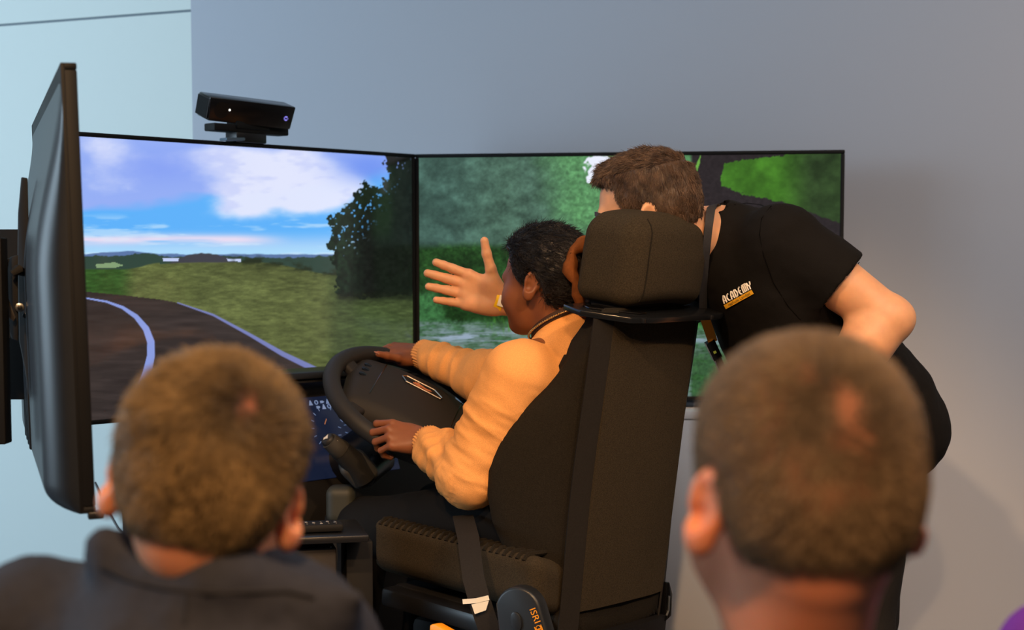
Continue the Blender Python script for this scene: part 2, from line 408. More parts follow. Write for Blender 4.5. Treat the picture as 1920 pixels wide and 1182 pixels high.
def paint_right(P):
    x, y = P[..., 0], P[..., 1]
    a = n2(P, 26, 22, 5, 71, .65); f = n2(P, 7, 6, 4, 72, .7); g = n2(P, 60, 50, 3, 73)
    c = A(80, 112, 96)*(.45 + .9*a[..., None])*(.75 + .5*f[..., None])
    c = blend(c, A(98, 158, 100)*(.55 + f[..., None]*.8), sst(x + 80*(g - .5), 985, 1090)*sst(470 - y, 0, 60)*.85)
    c = blend(c, A(58, 86, 84)*(.5 + a[..., None]), (1 - sst(x, 820, 960))*.45)
    m = sst(np.exp(-((x - 1128)/34)**2 - ((y - 318)/30)**2) + .8*(n2(P, 12, 12, 3, 74) - .5), .42, .52)
    c = blend(c, A(236, 240, 255), m)
    # dark undergrowth, grass band, pale path
    dk = sst(y + 14*(a - .5), 452, 470)
    c = blend(c, A(36, 68, 32)*(.35 + 1.2*f[..., None])*(.5 + a[..., None]), dk)
    gb = sst(y + 16*(a - .5), 542, 556)
    c = blend(c, A(58, 108, 62)*(.4 + 1.1*f[..., None]), gb)
    c = blend(c, A(28, 60, 24)*(.3 + 1.2*f[..., None]), gb*sst(x + 60*(g - .5), 812, 840)*(1 - sst(y + 20*(a - .5), 596, 612)))
    pw = n2(P, 50, 5, 5, 75, .7)
    path = blend(A(112, 136, 132)*(.6 + .8*pw[..., None]), A(58, 96, 62)*(.45 + f[..., None]), sst(pw + .6*(a - .5), .42, .6)*.9)
    path = blend(path, A(150, 168, 188), sst(n2(P, 40, 4, 4, 76), .52, .62)*np.exp(-((y - 632)/12)**2))
    c = blend(c, path, sst(y + 10*(f - .5) + .03*(900 - x), 600, 612))
    bl = sst(n2(P, 3.5, 18, 3, 77), .5, .62)*np.exp(-((y - 608)/15)**2)*sst(x, 905, 930)
    c = blend(c, A(70, 132, 48), bl*.8)
    # near trunk and leaves at the right side
    R = sst(x, 1292, 1300)
    c = blend(c, A(44, 38, 40)*(.75 + .5*f[..., None]), R*(1 - sst(y, 560, 600)))
    leaf = poly_mask(P, [(1357, 306), (1420, 297), (1490, 290), (1580, 283), (1580, 420), (1500, 392), (1462, 378), (1398, 366), (1352, 348)], (10*(a - .5), 10*(f - .5)))
    c = blend(c, blend(A(72, 128, 40)*(.55 + .7*a[..., None]), A(46, 66, 36)*(.5 + a[..., None]), sst(x, 1450, 1530)), leaf)
    c = blend(c, A(110, 170, 70), poly_mask(P, [(1304, 312), (1314, 290), (1312, 306), (1307, 322)]))
    c = blend(c, A(52, 96, 48)*(.3 + 1.1*f[..., None]), R*sst(y, 640, 680)*.8)
    return c
def television(name, label, B, d, n, Lw, Hh, paint, nx, ny, thick=.035):
    """B: lower left outer corner seen from the screen side, d: unit along width, n: screen normal"""
    up = A(0, 0, 1); cen = B + d*Lw/2 + up*Hh/2
    t = thing(name, label, 'television', tuple(cen), 'televisions around the simulator')
    bz = .011
    for (c, h) in ((d*0 + up*(Hh/2 - bz/2), (Lw/2, bz/2)), (-up*(Hh/2 - bz/2), (Lw/2, bz/2)), (d*(Lw/2 - bz/2), (bz/2, Hh/2 - bz)), (-d*(Lw/2 - bz/2), (bz/2, Hh/2 - bz))):
        q = MB(); q.box(cen + c - n*.006, (h[0], .010, h[1]), d, n, up); q.build('bezel', M_rimtv, t, bevel=.0025)
    u = np.linspace(bz*.6, Lw - bz*.6, nx); v = np.linspace(bz*.6, Hh - bz*.6, ny)
    G = B + u[None, :, None]*d + v[:, None, None]*up + n*0
    V = G.reshape(-1, 3); idx = np.arange(nx*ny).reshape(ny, nx)
    Q = np.stack([idx[:-1, :-1], idx[:-1, 1:], idx[1:, 1:], idx[1:, :-1]], -1).reshape(-1, 4)
    if np.dot(np.cross(d, up), n) < 0: Q = Q[:, ::-1].copy()
    col = lin(np.clip(paint(PX(G)), 0, 255)).reshape(-1, 3) if paint else np.zeros((len(V), 3)) + .02
    mesh_obj('screen', V, Q, screen_mat(name + '_picture'), t, smooth=0, vcol=col)
    # case behind: slim at the top, swelling to a deep rounded housing below
    gu = np.concatenate([[0, .002], np.linspace(.006, .12, 14), np.linspace(.16, Lw - .16, 12), np.linspace(Lw - .12, Lw - .006, 14), [Lw - .002, Lw]])
    gv = np.concatenate([[0, .002], np.linspace(.006, .07, 12), np.linspace(.09, Hh - .36, 8), np.linspace(Hh - .33, Hh - .006, 22), [Hh]])
    Ug, Vg = np.meshgrid(gu, gv)
    es = np.minimum(Ug, Lw - Ug); fu = np.sqrt(np.clip(es/.07, 0, 1)*(2 - np.clip(es/.07, 0, 1))); fb = np.sqrt(np.clip(Vg/.045, 0, 1)*(2 - np.clip(Vg/.045, 0, 1))); ft = sst(Hh - Vg, .0, .34)
    dep = .020 + thick*2.0*fu*fb*ft
    Gb = B + Ug[..., None]*d + Vg[..., None]*up - n*dep[..., None]; ny2, nx2 = Ug.shape
    idx = np.arange(nx2*ny2).reshape(ny2, nx2); Q = np.stack([idx[:-1, :-1], idx[1:, :-1], idx[1:, 1:], idx[:-1, 1:]], -1).reshape(-1, 4)
    mesh_obj('back_case', Gb.reshape(-1, 3), Q, M_case, t, smooth=50)
    q = MB(); q.box(cen - n*.017, (Lw/2, .004, Hh/2), d, n, up); q.build('side_rim', M_rimtv, t, bevel=.002)
    return t, cen
hd = nrm((-.737, .675, 0)); rt = nrm((.675, .737, 0)); UP = A(0, 0, 1)      # driver's forward and right
zb, Ht = .946, .709
c0 = W(778, 290, 4.70); c0[2] = zb
dF = nrm((.675, .737, 0)); nF = nrm((.737, -.675, 0))
tvF, cenF = television('television', 'middle television showing a road bending under a cloudy blue sky', c0 - dF*1.2285, dF, nF, 1.228, Ht, paint_front, 600, 350)
r1 = W(1572, 281, 4.515); dR = nrm((r1[0] - c0[0], r1[1] - c0[1], 0)); nR = nrm((dR[1], -dR[0], 0))
tvR, cenR = television('television', 'television on the grey wall showing green forest, behind the bending man', c0 + dR*.001, dR, nR, 1.228, Ht, paint_right, 600, 350)
pN = W(157, 550, 2.52); pF = W(90, 550, 3.70)
dL = nrm((pF[0] - pN[0], pF[1] - pN[1], 0)); nL = nrm((dL[1], -dL[0], 0))
tvL, cenL = television('television', 'near television seen edge-on from behind on a wall arm', A(pN[0], pN[1], zb), dL, nL, 1.228, Ht, None, 40, 24, thick=.026)
tvL.rotation_euler = Matrix.Rotation(-.022, 3, Vector(dL)).to_euler()
for k in range(4):                                                  # raised ribs low on the back
    q = MB(); q.box(cenL + dL*(-.02 + .085*k) - UP*.215 - nL*.070, (.006, .006, .10), dL, nL, UP); q.build('rib', M_case, tvL, bevel=.003)
q = MB(); q.box(cenL - dL*.605 - UP*.358 + nL*.004, (.012, .012, .006), dL, nL, UP); q.build('foot_stop', M_blk, tvL, bevel=.002)
# wall arm that carries the left television
ta = thing('television_mount', 'black steel wall mount behind the left television', 'mount', tuple(cenL - nL*.3))
def plate(pts, Y, dep):
    P_ = [W(x_, y_, Y) for x_, y_ in pts]; b_ = MB(); n_ = len(P_)
    return b_.add(P_ + [p + dL*dep for p in P_], [list(range(n_)), list(range(n_, 2*n_))[::-1]] + [(i_, (i_+1) % n_, n_ + (i_+1) % n_, n_ + i_) for i_ in range(n_)])
plate([(40, 332), (52, 334), (55, 480), (58, 600), (68, 742), (54, 742), (46, 690), (36, 640), (33, 480), (34, 400)], 3.05, .014).build('rail', M_matte, ta, bevel=.002)
plate([(34, 478), (34, 640), (22, 636), (10, 600), (6, 540), (6, 500), (20, 482)], 3.0, .012).build('tilt_bracket', M_matte, ta, bevel=.002)
plate([(6, 488), (18, 484), (12, 520), (16, 560), (30, 596), (26, 604), (8, 590), (2, 540)], 2.985, .010).build('tilt_bracket', mat('bracket_brown', (42, 37, 34), .5), ta, bevel=.002)
for (px_, py_, r_, mm) in ((37, 577, .0085, M_steel), (37, 577, .0045, M_blk), (47, 592, .005, M_blk)):
    yy = 2.995 if mm is M_steel else (2.985 if r_ < .005 else 3.04)
    q = MB(); q.tube([W(px_, py_, yy + .02), W(px_, py_, yy)], r_, 16); q.build('bolt', mm, ta, bevel=.001)
q = MB(); q.tube([W(16, 605, 2.98), W(18, 634, 2.98)], .0015, 6); q.build('pull_cord', M_steel, ta)
q = MB(); q.tube([W(22, 514, 2.975), W(34, 506, 2.98), W(46, 512, 3.03)], [.006, .010, .007], 8); q.build('lever', M_matte, ta)
pa = W(-20, 590, 3.25); q = MB(); q.box(pa, (.085, .02, .172), (1, 0, 0), (0, 1, 0), UP); q.build('wall_plate', M_matte, ta, bevel=.004)
bq = A(-2.15, cy + (-2.15 - cx)*ld[1]/ld[0], pa[2]); bd_ = nrm(bq - pa); q = MB(); q.box((pa + bq)/2, (np.linalg.norm(bq - pa)/2 - .02, .03, .05), bd_, nrm(np.cross(UP, bd_)), UP); q.build('wall_beam', M_matte, ta, bevel=.004)
pa = W(-18, 640, 2.95); q = MB(); q.box(pa, (.03, .02, .19), (1, 0, 0), (0, 1, 0), UP); q.build('upright', M_matte, ta, bevel=.003)
q = MB(); q.box(W(0, 600, 3.1), (.05, .03, .03), (1, 0, 0), (0, 1, 0), UP); q.build('swing_arm', M_matte, ta, bevel=.003)

# ================================================================== motion sensor on the middle television
def onF(px, py, off=0):                                             # point on the plane of the middle television
    P0 = c0 - nF*off; a = W(px, py, 1.0) - A(0, 0, EYE); s = ((P0 - A(0, 0, EYE)) @ nF)/(a @ nF); return A(0, 0, EYE) + a*s
sb = onF(466, 266); sb[2] = zb + Ht
ts = thing('motion_sensor', 'black motion sensor bar standing on the middle television', 'sensor', tuple(sb))
M_sens = mat('sensor_gloss', (24, 21, 21), .22, .5); M_sens2 = mat('sensor_ribbed', (46, 47, 50), .5)
q = MB(); q.box(sb + UP*.017 - nF*.01, (.05, .024, .017), dF, nF, UP); q.build('foot', M_blk, ts, bevel=.003)
q = MB(); q.box(sb + UP*.035 - nF*.005, (.123, .022, .010), dF, nF, UP); q.build('base_bar', M_matte, ts, bevel=.003)
q = MB(); q.box(sb + UP*.044, (.055, .022, .010), dF, nF, UP); q.build('neck', M_matte, ts, bevel=.003)
sn = nrm(nF*.985 - UP*.30 - dF*.17); sd = nrm(dF - sn*(dF @ sn)); su = np.cross(sd, nF)*0 + np.cross(sn, sd)*-1
su = su if su[2] > 0 else -su
sc_ = sb + UP*.0835 - dF*.008
q = MB(); q.prism([(-.122, -.031), (.122, -.031), (.128, .031), (-.126, .031)], sc_, sd, su, sn, -.032, .034); sbod = q.build('body', M_sens, ts, bevel=.004)
q = MB(); q.prism([(-.03, -.026), (.032, -.026), (.032, .026), (-.03, .026)], sc_ - sd*.124, sn, su, -sd, 0, .003); sg = q.build('side_grille', M_sens2, ts, bevel=.001)
for k in range(14):
    q = MB(); q.box(sc_ - sd*.1285 + sn*(-.027 + .0043*k), (.0006, .0012, .025), sd, sn, su); q.build('grille_bar', M_blk, sg, smooth=0)
q = MB(); q.tube([sc_ + sn*.0335 - sd*.088, sc_ + sn*.0346 - sd*.088], .021, 24); q.build('lens', mat('lens_black', (34, 28, 25), .25, .5), ts)
q = MB(); q.ball(sc_ + sn*.0355 - sd*.066 + su*.003, .0024, n=8, m=6); q.build('infrared_light', mat('white_led', (255, 250, 235), .4, emit=4), ts)
M_led = mat('violet_led', (140, 132, 235), .4, emit=.9)
q = MB(); q.tube([sc_ + sn*.0338 + sd*.103 - su*.002, sc_ + sn*.0352 + sd*.103 - su*.002], .0062, 18); lg = q.build('logo', M_led, ts, smooth=40)
for sgn in (1, -1):
    q = MB(); q.strip([sc_ + sn*.0356 + sd*(.103 + a) + su*(-.002 + sgn*(a*.55 + 18*a*a)) for a in np.linspace(-.005, .006, 7)], su, .0022, .0008); q.build('cross_stroke', M_sens, lg, smooth=0)
q = MB(); q.box(sb - dF*.062 + UP*.006 + nF*.012, (.03, .016, .0035), nrm(dF*.97 + UP*.05), nF, UP); q.build('mounting_clip', mat('clip_blue_grey', (90, 112, 128), .5), ts, bevel=.002)
# ================================================================== driver's seat
M_seat = mat('seat_fabric_olive', (52, 45, 34), .95, .15, noise=(420, .5), bump=(700, .5, .002), sheen=.25)
M_seat_dk = mat('seat_fabric_dark', (33, 29, 23), .95, .15, noise=(420, .45), bump=(700, .5, .002), sheen=.12)
M_strap = mat('black_webbing', (27, 24, 22), .8, .25, noise=(300, .25), bump=(500, .3, .001))
M_orange = mat('orange_plastic', (235, 150, 20), .45, .4)
M_tray = mat('tray_acrylic', (20, 21, 23), .22, .5)
TL = A(.2093, 3.34, 1.223); BL = A(.1417, 3.40, .586); HWD = .148
Sc = lambda u, v, z: (lambda b: b + rt*u + hd*v)((TL + rt*HWD) + (BL - TL)*((1.223 - z)/(1.223 - .586)))*A(1, 1, 0) + A(0, 0, z)
base_xy = Sc(0, .2, .5)
seat = thing('driver_seat', 'dark olive fabric truck seat with high back and headrest', 'seat', (base_xy[0], base_xy[1], 0))
# backrest: left wing outline taken as widths per height
zs = np.array([.54, .60, .66, .72, .78, .84, .90, .96, 1.02, 1.08, 1.14, 1.19, 1.225])
ws = np.array([.0, .011, .034, .062, .084, .096, .098, .086, .060, .022, .004, .0, .0])
zz = np.linspace(.545, 1.235, 36); rings = []
for z in zz:
    w = np.interp(z, zs, ws); sb = np.interp(z, [.54, .62, .70, 1.08, 1.16, 1.235], [.45, .9, 1, 1, .75, .5]); th_ = .10 + .05*math.sin((z - .54)/.69*PI)
    tf = 1 - .35*sst(z, 1.16, 1.235)
    half = [(0, 0), (.06, -.002), (.115, 0), (.145, .003), (.152, .012), (.163, .03*sb), (.175 + .15*w, .045*sb + .25*w), (.172 + .5*w, .06*sb + .55*w), (.166 + .82*w, .075*sb + .85*w), (.165 + .98*w, .085*sb + w), (.16 + .98*w, .105*sb + 1.03*w), (.14 + .8*w, .115 + .95*w), (.13 + .45*w, .10 + .62*w + .02), (.10, .09 + th_*.35), (.05, .085 + th_*.3), (0, .08 + th_*.28)]
    half = [(a, b2*tf) for a, b2 in half]
    ring = half + [(-a, b2) for a, b2 in half[::-1][1:-1]]
    rings.append([Sc(a, b2, z) for a, b2 in ring])
rings = [[np.mean(rings[0], 0) + (p - np.mean(rings[0], 0))*.9 - UP*.012 for p in rings[0]]] + rings + [[np.mean(rings[-1], 0) + (p - np.mean(rings[-1], 0))*.85 + UP*.012 for p in rings[-1]]]
q = MB(); q.loft(rings); bk = q.build('backrest', M_seat_dk, seat, smooth=60)
pr = []
for z in np.linspace(.592, 1.222, 20):                               # flat back panel, olive
    pr.append([Sc(-.146, -.004, z), Sc(-.10, -.009, z), Sc(0, -.011, z), Sc(.10, -.009, z), Sc(.149, -.002, z), Sc(.149, .03, z), Sc(-.146, .03, z)])
q = MB(); q.loft(pr); q.build('back_panel', M_seat, seat, smooth=40)
for sg, nm in ((-1, 'edge_band'), (1, 'edge_band')):
    q = MB(); q.strip([Sc(sg*.165, .013 + .004*math.sin(9*z), z) for z in np.linspace(.50, 1.225, 20)], rt*.8 - hd*.45*sg*-1 if sg > 0 else rt*.8 - hd*.45, .046, .004); q.build(nm, M_strap, seat, smooth=40)
q = MB(); q.box(Sc(-.285, .19, 1.075)*0 + W(1059, 688, 3.46), (.010, .012, .032), rt, hd, nrm(UP*.8 - hd*.5)); q.build('fabric_tab', M_strap, seat, bevel=.002)
# headrest
tilt = math.radians(8); bu = nrm(UP - hd*-math.tan(tilt)*-1); bu = nrm(UP - hd*math.tan(tilt)); bf = nrm(hd + UP*math.tan(tilt))
Rh = np.stack([rt, bf, bu], -1)
hc = Sc(.004, .045, 1.223) + bu*.138
def headrest(P):
    q = (P - hc) @ Rh
    s = np.stack([q[:, 0]*(1 + .25*np.maximum(q[:, 2], 0)) , q[:, 1]*(1 + 1.1*np.maximum(q[:, 2], 0)), q[:, 2] + .9*q[:, 0]**2 + .5*q[:, 1]**2], -1)
    s[:, 1] -= 1.3*q[:, 0]**2 + .6*q[:, 2]**2
    return rbox((0, -.012, 0), (.139, .080, .097), .042)(s)
hr = soft('headrest', headrest, hc - .2, hc + .2, .006, M_seat, seat)
seam = []
for z in np.linspace(-.09, .082, 14):
    p = hc + Rh @ A(-.098 + .012*sst(z, 0, .09), -.14, z); dr = Rh @ A(0, 1, 0)
    for _ in range(60):
        dd = headrest(p[None])[0]
        if dd < .0006: break
        p = p + dr*max(dd*.6, .0005)
    seam.append(p)
q = MB(); q.tube(seam, .0017, 6); q.build('seam', M_seat_dk, hr)
for uu in (-.05, .07):
    q = MB(); q.tube([Sc(uu, .05, 1.2), hc + Rh @ A(uu - .012, 0, -.06)], .007, 10); q.build('headrest_rod', M_steel, seat)
q = MB(); q.box(hc - bu*.098 + bf*.01, (.112, .045, .022), rt, bf, bu); q.build('headrest_base', M_matte, seat, bevel=.008)
# octagonal tray under the headrest
to = Sc(0, 0, 1.223) + UP*.012; tn = nrm(UP - hd*.16 - rt*.02); tx = nrm(rt - tn*(rt @ tn)); ty = nrm(np.cross(tn, tx))
if ty @ hd < 0: ty = -ty
tray = thing('headrest_tray', 'thin black acrylic plate lying between headrest and backrest', 'tray', tuple(to))
tp_ = [(-.172, .115), (-.198, .045), (-.150, -.052), (-.09, -.068), (.13, -.078), (.212, -.045), (.225, .06), (.15, .13)]
q = MB(); q.prism(tp_, to, tx, ty, tn, -.007, .005); q.build('plate', M_tray, tray, bevel=.0015)
q = MB(); q.prism([(-.15, .08), (-.165, .05), (-.10, -.03), (-.07, -.03), (-.09, .07)], to, tx, ty, tn, .0052, .009); q.build('cover_flap', M_gloss, tray, bevel=.001)
for uu, vv in ((-.12, -.062), (.10, -.076)):
    q = MB(); q.box(to + tx*uu + ty*vv - tn*.001, (.004, .004, .0045), tx, ty, tn); q.build('clip', M_blk, tray, bevel=.001)
# lower back: vent and plastic shell
q = MB()
q.loft([[Sc(u_, v_, z_) for u_, v_ in ((-.165, -.01), (-.06, -.03), (.06, -.03), (.165, -.012), (.178, .02), (.16, .12), (-.16, .12), (-.178, .02))] for z_ in (.40, .44, .50, .535)])
q.build('lower_shell', M_blk, seat, smooth=50)
q = MB(); q.box(Sc(0, .03, .562), (.155, .02, .028), rt, hd, UP); vt = q.build('vent', M_gloss, seat, smooth=0)
for k in range(22):
    q = MB(); q.box(Sc(-.145 + .0135*k, .006, .560), (.0018, .003, .022), nrm(rt + UP*.35), hd, nrm(UP - rt*.35)); q.build('vent_bar', M_matte, vt, smooth=0)
q = MB(); q.prism([(-.01, -.04), (.012, -.03), (.016, .02), (.004, .05), (-.008, .05)], Sc(.166, .0, .56), rt, UP, hd, -.012, .02); q.build('corner_bracket', M_gloss, seat, bevel=.003)
q = MB(); q.tube([Sc(.158, -.016, .58), Sc(.163, -.016, .545), Sc(.155, -.018, .535)], .0025, 8); q.build('bracket_clip', M_steel, seat)
# cushion
cz = .655; ccen = A(*(Sc(0, 0, .6)[:2]), 0) + hd*.27
Rc = np.stack([rt, nrm(hd + UP*.06), nrm(UP - hd*.06)], -1)
co = ccen + UP*cz - rt*.03
def cushion(P):
    q = (P - co) @ Rc; q = q.copy(); q[:, 2] -= .025*sst(np.abs(q[:, 0]), .14, .24) 
    d = rbox((0, .02, 0), (.225, .265, .062), .035)(q); return d
cu = soft('cushion', cushion, co - .34, co + .34, .008, M_seat, seat)
for k in range(24):                                                 # ribbed border on the top edge
    p0 = co + Rc @ A(-.208, -.20 + .0195*k, .0775); p1 = co + Rc @ A(-.14, -.21 + .0195*k, .078)
    q = MB(); q.tube([p0 - UP*.012 - rt*.012, p0, p1, p1 - UP*.02], .0062, 6); q.build('cushion_rib', M_seat_dk, cu)
q = MB(); q.box(co + Rc @ A(-.19, .0, -.095), (.05, .22, .022), Rc[:, 0], Rc[:, 1], Rc[:, 2]); q.build('cushion_frame', M_blk, seat, bevel=.01)
q = MB(); q.box(co + Rc @ A(0, 0, -.10), (.20, .22, .03), Rc[:, 0], Rc[:, 1], Rc[:, 2]); q.build('seat_pan', M_matte, seat, bevel=.01)
q = MB(); q.box(A(*co[:2], .36), (.17, .2, .16), rt, hd, UP); q.build('suspension', M_matte, seat, bevel=.02)
q = MB(); q.box(A(*co[:2], .18), (.24, .3, .03), rt, hd, UP); q.build('base_plate', M_matte, seat, bevel=.005)
lv = W(838, 1183, 3.24); q = MB(); q.prism([(-.035, -.02), (.05, -.03), (.05, -.008), (.01, .002), (-.02, .012), (-.034, .01)], lv, nrm(hd*-.85 + rt*.15), UP, rt, -.012, .012); q.build('lever', M_orange, seat, bevel=.004)
# pivot cover with the maker's name
pcx = W(982, 1160, 3.19)
Xp = nrm(-hd + rt*.15); Np = nrm(-rt*.9 - hd*.25); Xp = nrm(Xp - Np*(Xp @ Np)); Yp = nrm(np.cross(Np, Xp)); Yp = Yp if Yp[2] > 0 else -Yp
M_pivot = mat('pivot_plastic', (27, 30, 34), .4, .45, bump=(500, .08, .001))
arc = [(.052*math.cos(a), .052*math.sin(a)) for a in np.linspace(.35, 2.9, 12)]
arc = [(x_*1.0 - .010, y_ + .012) for x_, y_ in arc] + [(-.055, -.03), (-.03, -.13), (.085, -.13), (.062, -.04)]
q = MB(); q.prism(arc, pcx, Xp, Yp, Np, -.03, .008); pc = q.build('pivot_cover', M_pivot, seat, bevel=.006, segs=3)
q = MB(); q.prism([(.012*math.cos(a), .02*math.sin(a)) for a in np.linspace(0, 2*PI, 20, endpoint=False)], pcx - Xp*.012 - Yp*.006, nrm(Xp + Yp*.25), nrm(Yp - Xp*.25), Np, .008, .012); q.build('oval_button', M_pivot, pc, bevel=.0015)
tX = nrm(Xp*.42 - Yp*.92); tY = nrm(Xp*.92 + Yp*.42)
v_, f_ = text_geo('ISRI', .021, pcx + Xp*.029 + Yp*.010 + Np*.0088, tX, tY); mesh_obj('lettering', v_, f_, M_orange, pc, smooth=0)
for k in range(3):
    c_ = pcx + Xp*.040 - Yp*.020 + Np*.009 + tX*(k - 1)*.0065
    q = MB(); q.tube([c_ + (tX*math.cos(a)*.0045 + tY*math.sin(a)*.0055) for a in np.linspace(0, 2*PI, 14, endpoint=False)], .0008, 4, closed=True); q.build('logo_ring', M_orange, pc)
for s_ in (-1, 1):
    q = MB(); q.box(pcx + Xp*.040 - Yp*.020 + Np*.009 + tY*.0075*s_, (.011, .0008, .0006), tX, tY, Np); q.build('logo_bar', M_orange, pc, smooth=0)
q = MB(); q.tube([pcx + Xp*.054 - Yp*.047 + Np*.006, pcx + Xp*.054 - Yp*.047 + Np*.013], .009, 18); q.build('orange_knob', M_orange, pc, bevel=.002)
# lap belt
lap = [W(868, 968, 3.50), W(872, 985, 3.43), W(878, 1008, 3.375), W(882, 1042, 3.335), W(888, 1085, 3.285), W(900, 1130, 3.26), W(918, 1182, 3.25), W(935, 1240, 3.25)]
bs = [nrm(-hd*.8 + rt*.45)]*8
q = MB(); q.strip(lap, bs, .046, .003); q.build('belt', M_strap, seat, smooth=50)
pt = W(893, 1128, 3.25); q = MB(); q.strip([pt + A(-.028, 0, -.001), pt + A(0, -.004, .002), pt + A(.026, -.002, .008)], UP, .010, .001); q.build('paper_tag', mat('paper_white', (225, 222, 210), .8), seat, smooth=0)
q = MB(); q.prism([(-.01, .0), (.026, .008), (.02, -.012), (-.003, -.02)], pt + A(0, -.003, -.006), (1, 0, 0), (0, 0, 1), (0, -1, 0), 0, .001); q.build('paper_tag', bpy.data.materials['paper_white'], seat, smooth=0)

# ================================================================== steering wheel
wc = W(773, 763, 3.91); ta_ = math.radians(35)
wt = nrm(hd*math.cos(ta_) + UP*math.sin(ta_)); wn_ = nrm(np.cross(rt, wt))
ph = math.radians(-53); wa = rt*math.cos(ph) + wt*math.sin(ph); wb = -rt*math.sin(ph) + wt*math.cos(ph)
M_rim = mat('rim_soft_black', (33, 31, 30), .62, .4, bump=(900, .15, .0006))
M_pad = mat('hub_pad_black', (34, 31, 29), .72, .35, bump=(900, .2, .0006))
M_chrome = mat('chrome', (215, 205, 195), .2, .5, metal=1)
wheel = thing('steering_wheel', 'black truck steering wheel turned to the side with chrome-framed emblem', 'steering wheel', tuple(wc))
ring_ = [wc + (rt*math.cos(a) + wt*math.sin(a))*.212 for a in np.linspace(0, 2*PI, 72, endpoint=False)]
q = MB(); q.tube(ring_, .0215, 16, closed=True); q.build('rim', M_rim, wheel, smooth=180)
Rw = np.stack([wa, wb, wn_], -1); pcn = wc + wb*.0 - wn_*.012
def pad(P):
    q = (P - pcn) @ Rw
    w_ = 1 + .9*np.clip(.02 - q[:, 1], 0, .12) 
    s = np.stack([q[:, 0]*w_, q[:, 1], q[:, 2] + .8*q[:, 0]**2 + 1.0*q[:, 1]**2], -1)
    return rbox((0, -.005, .015), (.178, .128, .036), .034)(s)
pd = soft('hub_pad', pad, pcn - .22, pcn + .22, .006, M_pad, wheel)
for a0, a1 in (((-.14, .03), (-.207, .05)), ((.14, .03), (.207, .05)), ((-.10, -.085), (-.13, -.165)), ((.10, -.085), (.13, -.165))):
    p0 = wc + wa*a0[0] + wb*a0[1] - wn_*.012; p1 = wc + wa*a1[0] + wb*a1[1]
    dd = nrm(p1 - p0); q = MB(); q.box((p0 + p1)/2, (np.linalg.norm(p1 - p0)/2 + .015, .022, .011), dd, nrm(np.cross(wn_, dd)), wn_); q.build('spoke', M_pad, wheel, bevel=.008, segs=3)
def onpad(x_, y_, e=.0006):
    p = wc + wa*x_ + wb*y_ + wn_*.08
    for _ in range(60):
        d_ = pad(p[None])[0]
        if d_ < e: break
        p = p - wn_*max(d_*.7, .0003)
    return p
for sg in (-1, 1):
    q = MB(); q.tube([onpad(sg*.105, y_) for y_ in np.linspace(-.08, .10, 10)], .0014, 6); q.build('pad_seam', M_gloss, pd)
for sg in (-1, 1):
    for r_ in range(3):
        q = MB(); q.ball(onpad(sg*.142, .05 - .028*r_, -.001), (.012, .009, .004), R=Rw, n=12, m=6); q.build('wheel_button', M_gloss, pd)
em = onpad(.0, .042, .001); ez = nrm(np.cross(nrm(onpad(.03, .042) - onpad(-.03, .042)), nrm(onpad(0, .06) - onpad(0, .025)))); ez = ez if ez @ wn_ > 0 else -ez
ex = nrm(wa - ez*(wa @ ez)); ey = np.cross(ez, ex)
oct_ = [(-.056, .004), (-.046, .017), (.030, .017), (.056, -.006), (.053, -.015), (-.042, -.015)]
q = MB(); q.prism(oct_, em, ex, ey, ez, -.004, .0015); eb = q.build('emblem_plate', M_matte, wheel, smooth=0)
q = MB(); q.tube([em + ex*x_ + ey*y_ + ez*.0018 for x_, y_ in oct_], .0017, 6, closed=True); q.build('emblem_frame', M_chrome, eb)
crest = [(-.026, -.002), (-.021, .001), (-.022, .006), (-.017, .005), (-.014, .011), (-.010, .008), (-.008, .004), (-.002, .003), (.008, -.002), (.016, -.001), (.021, .003), (.022, -.001), (.026, -.001), (.022, -.004), (.017, -.008), (.006, -.008), (-.002, -.005), (-.006, -.009), (-.013, -.010), (-.019, -.006), (-.024, -.006)]
q = MB(); q.prism(crest, em, ex, ey, ez, .0015, .003); q.build('emblem_creature', mat('copper', (225, 150, 105), .4, metal=.6), eb, smooth=0)

# ================================================================== dashboard and column
M_dash = mat('dash_black', (24, 22, 21), .6, .4, bump=(700, .1, .001))
DW = lambda u, v, z: A(*((wc + rt*u + hd*v)[:2]), z)
dash = thing('dashboard', 'black simulator dashboard with dark blue instrument display behind the wheel', 'dashboard', tuple(DW(0, .38, 0)))
prof = [(.225, .79), (.305, 1.005), (.30, 1.025), (.262, 1.040), (.27, 1.052), (.33, 1.060), (.42, 1.056), (.42, .02), (.25, .02), (.215, .70)]
q = MB(); q.prism(prof, DW(0, 0, 0), hd, UP, rt, -.42, .45); q.build('dash_body', M_dash, dash, bevel=.006)
q = MB(); q.prism([(.20, .60), (.24, .84), (.30, .89), (.42, .89), (.42, .02), (.26, .02)], DW(0, 0, 0), hd, UP, rt, .45, .60); q.build('lower_dash', M_dash, dash, bevel=.01)
q = MB(); q.prism([(.255, 1.050), (.262, 1.066), (.34, 1.072), (.34, 1.06)], DW(0, 0, 0), hd, UP, rt, -.425, .455); q.build('dash_hood', M_blk, dash, bevel=.003)
Od = DW(-.10, .265, .8975); Xd = rt; Yd = nrm(hd*.08 + UP*.215); Nd = nrm(np.cross(Xd, Yd)); Nd = Nd if Nd @ hd < 0 else -Nd
M_disp = mat('display_navy', (22, 32, 58), .2, .5, emit=.55); M_ic = mat('display_icon', (120, 145, 190), .4, emit=.55); M_yel = mat('display_yellow', (205, 190, 80), .4, emit=.7); M_redl = mat('display_amber', (190, 130, 90), .4, emit=.5)
q = MB(); q.box(Od + Nd*.002, (.27, .107, .003), Xd, Yd, Nd); dsp = q.build('instrument_display', M_disp, dash, bevel=.001)
